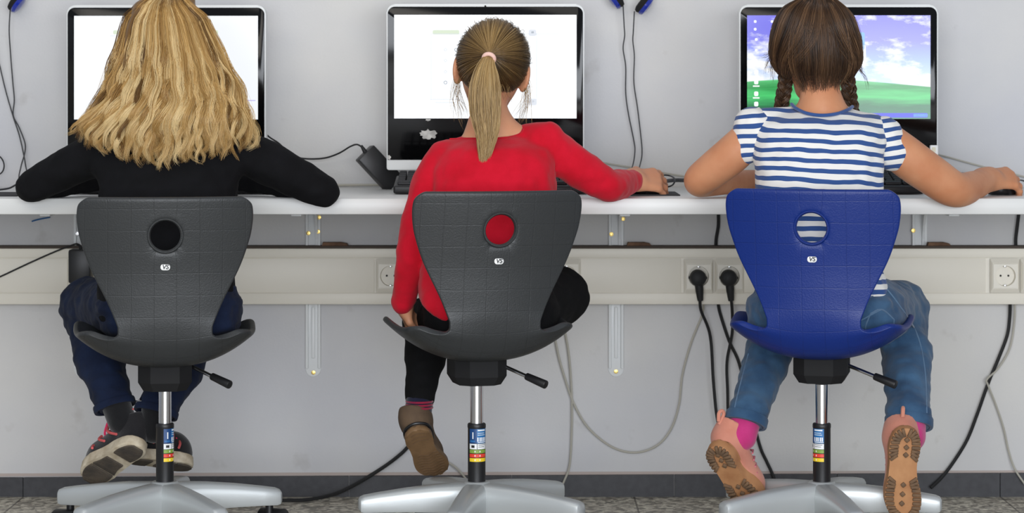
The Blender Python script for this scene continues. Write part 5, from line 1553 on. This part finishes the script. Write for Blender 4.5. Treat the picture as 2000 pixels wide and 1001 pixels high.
sl *= (1 + rng.uniform(0.0, .035, n)[:, None, None] + .02 * np.sin(tt * 3.14)[None, :, None] * rng.uniform(0, 1, n)[:, None, None])
sl += (rng.normal(0, .03, (n, 1, 3)) * np.sin(tt * 3.14)[None, :, None])
st = to_w(sl * EL)
fan = np.clip(.25 + .30 * np.cos(np.arctan2(st_d[:, 0], st_d[:, 2])) ** 3 + rng.normal(0, .15, n) + .12 * noise3(np.stack([a * 3, a * 0, a * 0], 1), 3), 0, 1)
grp.append((st, .00044, fan))
tail = [P(957, 108, -.797), P(955, 113, -.818), P(950, 132, -.832), P(947, 170, -.836), P(948, 215, -.838), P(951, 255, -.842), P(947, 296, -.850), P(943, 332, -.855)]
grp.append((bundle(tail, 1500, [.006, .014, .026, .033, .034, .032, .026, .018, .010, .004], .55, .004, 26, .16), .00044, np.clip(rng.normal(.66, .17, 1500), 0, 1)))
wis = []
for k in range(70):
    e = -1 if k % 2 else 1
    sx = 896 if e < 0 else 1024
    p0 = (sx + random.uniform(-4, 6) * e, random.uniform(135, 170)); x1 = sx + e * random.uniform(-14, 14)
    wis.append(bundle([P(p0[0], p0[1], -.715), P((p0[0] + x1) / 2 + e * random.uniform(0, 9), p0[1] + 35, -.725), P(x1 - e * random.uniform(0, 14), p0[1] + random.uniform(60, 95), -.735)], 1, [.003, .006], 1, .004, Mseg, .1))
grp.append((np.concatenate(wis), .0003, rng.uniform(.2, .8, len(wis))))
wis = []
for k in range(60):                                              # short hairs at the nape
    a0 = random.uniform(-.9, .9)
    d = np.array([math.sin(a0 + math.pi), math.cos(a0 + math.pi), 0]) * np.array([.06, .075, 0]) + np.array([0, 0, -.062])
    w0 = Vector(to_w(d)); wis.append(bundle([w0, w0 + Vector((random.uniform(-.006, .006), -.003, -.015)), w0 + Vector((random.uniform(-.012, .012), 0.004, -.035))], 1, [.001, .003], 1, .002, Mseg, .1))
grp.append((np.concatenate(wis), .0003, rng.uniform(.2, .7, len(wis))))
lo, hi = np.array(P(963, 116, -.705)) - .13, np.array(P(963, 116, -.705)) + .13
sv = Solid(lo, hi, .004); sv.add(ell(np.array(HM.translation), EL * .995, HM), .01)
Ri = np.array(HM.inverted().to_3x3()); tr = np.array(HM.translation)
def keep2(X, Y, Z):
    y = Ri[1, 0] * (X - tr[0]) + Ri[1, 1] * (Y - tr[1]) + Ri[1, 2] * (Z - tr[2]); z = Ri[2, 0] * (X - tr[0]) + Ri[2, 1] * (Y - tr[1]) + Ri[2, 2] * (Z - tr[2])
    return (-.076 + .85 * np.clip(y + .035, 0, 1)) - z
sv.keep(keep2); bV, bF = sv.mesh(1)
hair2 = strands_mesh('hair', grp, M['hair_dark_blonde'], girl2, org2, (bV, bF, .16))
ax = (tail[2] - tail[0]).normalized(); Tm = Matrix.Translation(tail[1] + Vector((0, -.001, -.001))) @ Vector((ax.x, ax.y, ax.z)).to_track_quat('Z', 'Y').to_matrix().to_4x4()
m = MB(); m.lathe([(.0118 + .0042 * math.cos(t), .0050 * math.sin(t)) for t in np.linspace(0, 2 * math.pi, 13)], 28, Tm)
o = m.build('hair_tie', material('pale_pink_elastic', lin(238, 196, 182), rough=.8, bump=(200, .4)), hair2, origin=org2); o['label'] = 'pale pink hair tie'

# ================= right: girl in stripes with two braids
org3 = Vector((P(1610, 640, -0.85).x, -0.85, 0.45))
torso = rings([(212, 1560, 1650, -.735, .045), (226, 1512, 1700, -.75, .062), (240, 1484, 1722, -.765, .076), (262, 1474, 1732, -.775, .086), (300, 1472, 1728, -.785, .092), (350, 1476, 1724, -.795, .095), (420, 1484, 1718, -.815, .098), (490, 1486, 1716, -.84, .102), (535, 1482, 1724, -.852, .105), (562, 1482, 1729, -.856, .108), (580, 1486, 1726, -.856, .106)])
shl3 = [(rc((1556, 219, -.74, 15), (1490, 238, -.765, 26)), .02), (rc((1654, 226, -.74, 15), (1716, 256, -.765, 28)), .02)]
slv = [(rc((1470, 246, -.765, 33), (1455, 290, -.765, 26)), .02), (rc((1724, 266, -.765, 34), (1741, 296, -.765, 33)), .02)]
arm3 = limb((1474, 252, -.765, 28), (1438, 294, -.755, 35), (1392, 332, -.73, 33), (1366, 354, -.70, 28), (1400, 356, -.63, 24), (1470, 352, -.54, 19), (1520, 350, -.47, 15)) + limb((1724, 264, -.765, 30), (1762, 300, -.755, 38), (1820, 342, -.735, 37), (1866, 370, -.705, 33), (1902, 362, -.63, 27), (1932, 349, -.56, 20))
hips3 = [(rings([(560, 1488, 1714, -.85, .092), (578, 1474, 1740, -.855, .110), (600, 1463, 1756, -.855, .118), (640, 1466, 1758, -.85, .112), (656, 1495, 1725, -.84, .085)]), .02)]
legs3 = [(rc((1700, 610, -.84, 68), (1757, 602, -.56, 51)), .03), (rc((1757, 606, -.56, 51), (1770, 690, -.68, 47)), .03), (rc((1770, 690, -.70, 47), (1775, 812, -.862, 42)), .02),
         (rc((1525, 612, -.84, 64), (1520, 626, -.56, 50)), .03), (rc((1520, 630, -.56, 48), (1497, 705, -.66, 43)), .03), (rc((1497, 705, -.66, 43), (1461, 806, -.785, 37)), .02)]
hd3 = head_frame(1598, 86, -.715, pitch=-10, roll=3)
bare3 = head_prims(hd3) + [(cone(hd3 @ Vector((0, -.016, -.05)), P(1606, 226, -.748), .041, .045), .02), (rc((1606, 222, -.748, 36), (1545, 246, -.755, 16)), .03), (rc((1606, 222, -.748, 36), (1668, 252, -.76, 16)), .03)] + arm3
bare3 += hand_prims(P(1928, 350, -.565), (.84, .54, .03), (-.20, -.72, .62), -1, L=.152, curl=(18, 24, 28, 32), base_curl=16, spread=.20) + hand_prims(P(1520, 350, -.47), (.75, .6, -.1), (0, .05, 1), 1, L=.135)
ank3 = [(rc((1775, 806, -.86, 30), (1774, 850, -.90, 31)), .01), (rc((1461, 798, -.78, 28), (1447, 850, -.80, 29)), .01)]
girl3 = person('girl in a blue and white striped shirt with two brown braids, seated at right', org3, [(torso, .02)] + shl3 + hips3 + legs3 + ank3, bare3, M['skin_tan'])
face_parts(hd3, 1.0, girl3, org3)
xc = P(1600, 0, -.86).x - org3.x
M['stripes'] = striped('navy_white_stripes', .0206, .055, .16, xc, .002)
M['stripes_sleeve'] = striped('navy_white_sleeve', .0206, -.12, .0, xc, .006)
solid_mesh('striped_shirt', [(torso, .02)] + shl3, 0.0042, M['stripes'], girl3, org3, cuts=[ell(P(1606, 196, -.775), (S(57, -.77), .075, S(30, -.77)))], wr=((0.0035, 24, (1, 1, 1.6), 10), (0.0015, 60, (1, 1, 1), 12)))
slp = [((1436, 318), (1478, 300)), ((1736, 334), (1776, 292))]
for q, sl_ in enumerate(slv):
    solid_mesh('cap_sleeve', [sl_[0]], 0.0035, M['stripes_sleeve'], girl3, org3, grow=.006, wr=((0.0014, 45, (1.6, 1, .7), 13), (.0010, 80, (1, 1, 1), 14)))
nb = MB(); nb.tube([P(1546, 203, -.755), P(1556, 212, -.782), P(1576, 221, -.806), P(1604, 225, -.815), P(1634, 222, -.808), P(1656, 214, -.782), P(1665, 208, -.756)], .0038, n=8)
nb.build('neckband', cloth('navy_rib', lin(52, 82, 138), lin(46, 74, 128)), girl3, origin=org3)
hem3 = [(P(1775, 832, -.873), hemdir(P(1775, 822, -.868) - P(1770, 690, -.70)), S(44.5, -.865)), (P(1456, 826, -.797), hemdir(P(1460, 814, -.79) - P(1497, 705, -.66)), S(39.5, -.788))]
solid_mesh('jeans', [(p, k) for p, k in legs3] + [(rc((1775, 812, -.862, 42), (1775, 842, -.878, 43)), .01), (rc((1461, 806, -.785, 37), (1454, 834, -.80, 38)), .01)] + hips3, 0.0040, M['denim_blue'], girl3, org3, wr=((0.0040, 28, (.8, .8, 1.8), 15), (0.0026, 55, (.8, .8, 1.9), 24), (0.0012, 90, (1, 1, 1), 16)), ends=[(p, n, .08) for p, n, r in hem3])
for p, n, r in hem3: cuff(girl3, org3, p + n * .001, n, r, .020, M['denim_blue'])
from mathutils.bvhtree import BVHTree
def stitch(ob, parent, org, px_pts, mat, r, name='seam'):
    """a raised seam following the cloth, along the photograph's seam lines"""
    me = ob.data
    tree = BVHTree.FromPolygons([v.co for v in me.vertices], [p.vertices for p in me.polygons])
    o = Vector((0, -CAM_D, CAM_Z)); pts = []
    q = catmull([Vector((a, b, 0)) for a, b in px_pts], 6)
    for v in q:
        d = (P(v.x, v.y, -1) - o).normalized()
        hit = tree.ray_cast(o - Vector(org), d)
        if hit[0] is not None: pts.append(hit[0] + hit[1] * r * .3)
    if len(pts) > 2:
        m = MB(); m.tube(pts, r, n=6, smooth=False); m.build(name, mat, parent)
jn = [o for o in bpy.data.objects if o.parent == girl3 and o.name.startswith('jeans') and 'cuff' not in o.name][0]
for pts in ([(1640, 598), (1668, 592), (1700, 580), (1728, 566)], [(1640, 640), (1675, 628), (1705, 612), (1722, 604)], [(1700, 612), (1722, 604), (1746, 624)], [(1700, 612), (1690, 640), (1700, 652)], [(1746, 624), (1740, 640), (1700, 652)],
            [(1728, 560), (1752, 590), (1790, 650), (1806, 720), (1810, 806)], [(1462, 690), (1446, 750), (1434, 800)]):
    stitch(jn, jn, org3, pts, M['seam_denim'], .0016)
sw = [o for o in bpy.data.objects if o.parent == girl2 and o.name.startswith('sweater')][0]
stitch(sw, sw, org2, [(878, 272), (905, 271), (950, 271), (988, 269), (1014, 262), (1022, 251)], cloth('red_rib', lin(184, 12, 34), lin(170, 8, 28)), .0022, 'neckband')
M['sock_pink'] = cloth('pink_sock', lin(196, 58, 124), lin(184, 48, 112))
for a in ank3: solid_mesh('sock', [a[0]], .0035, M['sock_pink'], girl3, org3, grow=.003, wr=((.001, 60, (1, 1, .4), 18),))
M['boot_upper'] = material('pink_suede', lin(206, 138, 116), rough=0.9, vary=(24, lin(196, 124, 102), 5), bump=(240, .2), sheen=.2)
M['boot_sole'] = material('tan_rubber', lin(186, 136, 92), rough=.75, vary=(26, lin(164, 112, 72), 6))
M['boot_tread'] = material('dirty_tread', lin(120, 92, 66), rough=.85, vary=(60, lin(96, 76, 58), 6))
M['boot_lace'] = material('glitter_pink_lace', lin(196, 110, 122), rough=.5, bump=(500, .5))
mats3 = {'upper': M['boot_upper'], 'sole': M['boot_sole']}
def boot(H, T, n, sd, shaft, label, collar):
    o, so, X, L = shoe('boot', girl3, org3, H, T, n, sd, mats3, th=.024, shaft=shaft, shaft_r=.036, style='boot', collar=collar)
    o['label'] = label
    lugs(so, X, L, sd, M['boot_tread'], org3)
    m = MB(); m.prism(outline(L * .93, sd, .0042, 30), .0, .0035, bev=.0012, M=X @ Matrix.Translation((0, .035 * L, .024)))
    m.build('welt', M['boot_sole'], o, origin=org3)
    d = (X.inverted().to_3x3() @ Vector(shaft)).normalized()
    a = Vector((0, .17 * L, .069)); top = a + d * collar
    m = MB()                                                     # pull loop at the heel
    bk = Vector((0, -.036, 0)); bk = (bk - d * bk.dot(d)).normalized() * .037
    m.tube([X @ (top + bk - d * .02), X @ (top + bk + d * .004), X @ (top + bk * 1.2 + d * .009), X @ (top + bk * 1.32 + d * .001), X @ (top + bk * 1.12 - d * .014)], .0042, n=8)
    m.build('pull_loop', M['boot_upper'], o, origin=org3)
    m = MB()
    for q in range(6):
        f = q / 5; y = (.34 + .30 * f) * L; z = .024 + .088 - .045 * f
        m.tube([X @ Vector((-.026, y, z - .012)), X @ Vector((0, y + .006, z + .003)), X @ Vector((.026, y, z - .012))], .0026, n=6)
        m.tube([X @ Vector((.028, y, z - .012)), X @ Vector((.034, y - .004, z - .03)), X @ Vector((.036, y + .006, z - .045))][:2], .0022, n=6)
    m.build('laces', M['boot_lace'], o, origin=org3)
boot(P(1772, 836, -.985), P(1757, 1018, -.945), (.0, -.97, -.20), 1, P(1775, 812, -.862) - P(1774, 865, -.915), 'right pink boot with lugged sole facing straight back', .024)
boot(P(1392, 872, -.86), P(1474, 1000, -.80), (-.52, -.84, -.12), 1, P(1461, 806, -.785) - P(1432, 868, -.80), 'left pink boot turned on its side', .034)

# hair: parted, drawn into two braids
OUT3 = [(-6, 1575, 1622), (0, 1556, 1630), (14, 1540, 1643), (41, 1523, 1660), (72, 1515, 1669), (100, 1512, 1674), (120, 1514, 1675), (140, 1525, 1664), (158, 1540, 1652), (172, 1556, 1640)]
h3y = np.array([o[0] for o in OUT3], float); h3l = np.array([o[1] for o in OUT3], float); h3r = np.array([o[2] for o in OUT3], float)
def hair3(py, th, k=1.0):
    l, r = np.interp(py, h3y, h3l), np.interp(py, h3y, h3r)
    yc = -.712
    d = np.interp(py, [-6, 0, 14, 41, 72, 100, 130, 158, 170], [.03, .055, .078, .094, .098, .097, .092, .082, .076])
    f = S(1, yc)
    q = P((l + r) / 2, py, yc)
    return Vector((q.x + (r - l) / 2 * f * math.sin(th) * k, yc - d * math.cos(th) * k, q.z))
grp = []
for e in (-1, 1):
    bs = P(1536 if e < 0 else 1656, 142, -.70)
    for j in range(34):
        f = (j + .5) / 34
        th0 = math.radians(e * (2 + 118 * f) + 4); the = math.radians(e * (66 + 30 * f))
        endpy = 150 - 22 * f
        pts = []
        for t in np.linspace(0, 1, 9):
            w = t ** (2.6 - 1.4 * f)
            pts.append(hair3(-4 + (endpy + 4) * (t ** .85), th0 + (the - th0) * w, 1.0 + .02 * random.random()))
        pts.append(bs + Vector((random.uniform(-.006, .006), random.uniform(-.006, .01), -.008)))
        grp.append((bundle(pts, 54, [.004, .010, .013, .012, .008, .005], .5, .003, 20, .03), .00045, np.clip(random.gauss(.50, .16) + rng.normal(0, .14, 54), 0, 1)))
for j in range(26):                                              # nape hair falling straight
    th = math.radians(-44 + 88 * (j + .5) / 26)
    sp = math.copysign(abs(th) ** .6, th); e_ = random.uniform(-10, 8) - 6 * abs(th)
    pts = [hair3(py, th * (1 + .004 * max(0, py - 90) * abs(th)), 1.0) for py in (0, 30, 60, 95, 125)] + [hair3(152 + e_, th + .18 * sp, .985), hair3(184 + e_, th + .30 * sp, .95)]
    grp.append((bundle(pts, 46, [.004, .009, .012, .012, .011, .009, .004], .5, .0035, 20, .26), .00045, np.clip(random.gauss(.42, .15) + rng.normal(0, .13, 46), 0, 1)))
for e, path in ((-1, [(1536, 136, -.705), (1534, 160, -.695), (1530, 185, -.685), (1526, 208, -.672), (1528, 235, -.655), (1532, 262, -.645)]), (1, [(1655, 132, -.705), (1656, 158, -.695), (1659, 185, -.685), (1663, 212, -.672), (1664, 240, -.655), (1662, 266, -.645)])):
    cen = catmull([P(*q) for q in path], 10)
    N_ = len(cen)
    for i in range(3):
        pts = []
        for k in range(N_):
            w = 2 * math.pi * (k / 17.0 + i / 3)
            pts.append(cen[k] + Vector((.0095 * math.sin(w), .0055 * math.sin(2 * w), 0)))
        grp.append((bundle(pts[::2], 110, [.0085] * 8 + [.006], .9, .0012, 44, .02), .0006, np.clip(rng.normal(.42, .16, 110), 0, 1)))
wis = []
for (x0, y0, x1, y1, x2, y2) in ((1514, 105, 1500, 118, 1494, 146), (1514, 112, 1506, 126, 1503, 150), (1513, 96, 1496, 108, 1482, 112), (1515, 118, 1510, 130, 1508, 165), (1676, 118, 1684, 136, 1686, 142), (1672, 128, 1690, 150, 1700, 175), (1674, 112, 1680, 128, 1677, 138), (1672, 122, 1681, 134, 1690, 150)):
    for k in range(9):
        j = lambda: random.uniform(-3, 3)
        wis.append(bundle([P(x0 + j(), y0 + j(), -.71), P(x1 + j(), y1 + j(), -.715), P(x2 + 2 * j(), y2 + 2 * j(), -.72)], 1, [.001, .003], 1, .002, 20, .3))
for k in range(60):
    th = math.radians(random.uniform(-50, 50)); w0 = hair3(160, th, .95)
    wis.append(bundle([w0, w0 + Vector((random.uniform(-.004, .004), .001, -.012)), w0 + Vector((random.uniform(-.009, .009), .004, -.028))], 1, [.001, .002], 1, .002, 20, .3))
grp.append((np.concatenate(wis), .0003, rng.uniform(.1, .7, len(wis))))
cr = []
for py in (-5, 0, 14, 41, 72, 100, 120, 134, 142, 147):
    a, b = hair3(py, -math.pi / 2), hair3(py, math.pi / 2); c = hair3(py, 0)
    cr.append((a.z, (a.x + b.x) / 2, -.70 - .004, (b.x - a.x) / 2 * .95, max(.02, -.704 - c.y - .005)))
sv = Solid(*bounds([loft(cr, 2.1)], .02), .0045); sv.add(loft(cr, 2.1), .01); sv.wrinkle(.003, 70, (1, 1, .25), 19)
sv.keep(lambda X, Y, Z: (Y + .715 - .055) + 0 * X + 0 * Z)
bV, bF = sv.mesh(1)
strands_mesh('hair', grp, M['hair_brown'], girl3, org3, (bV, bF, .10))
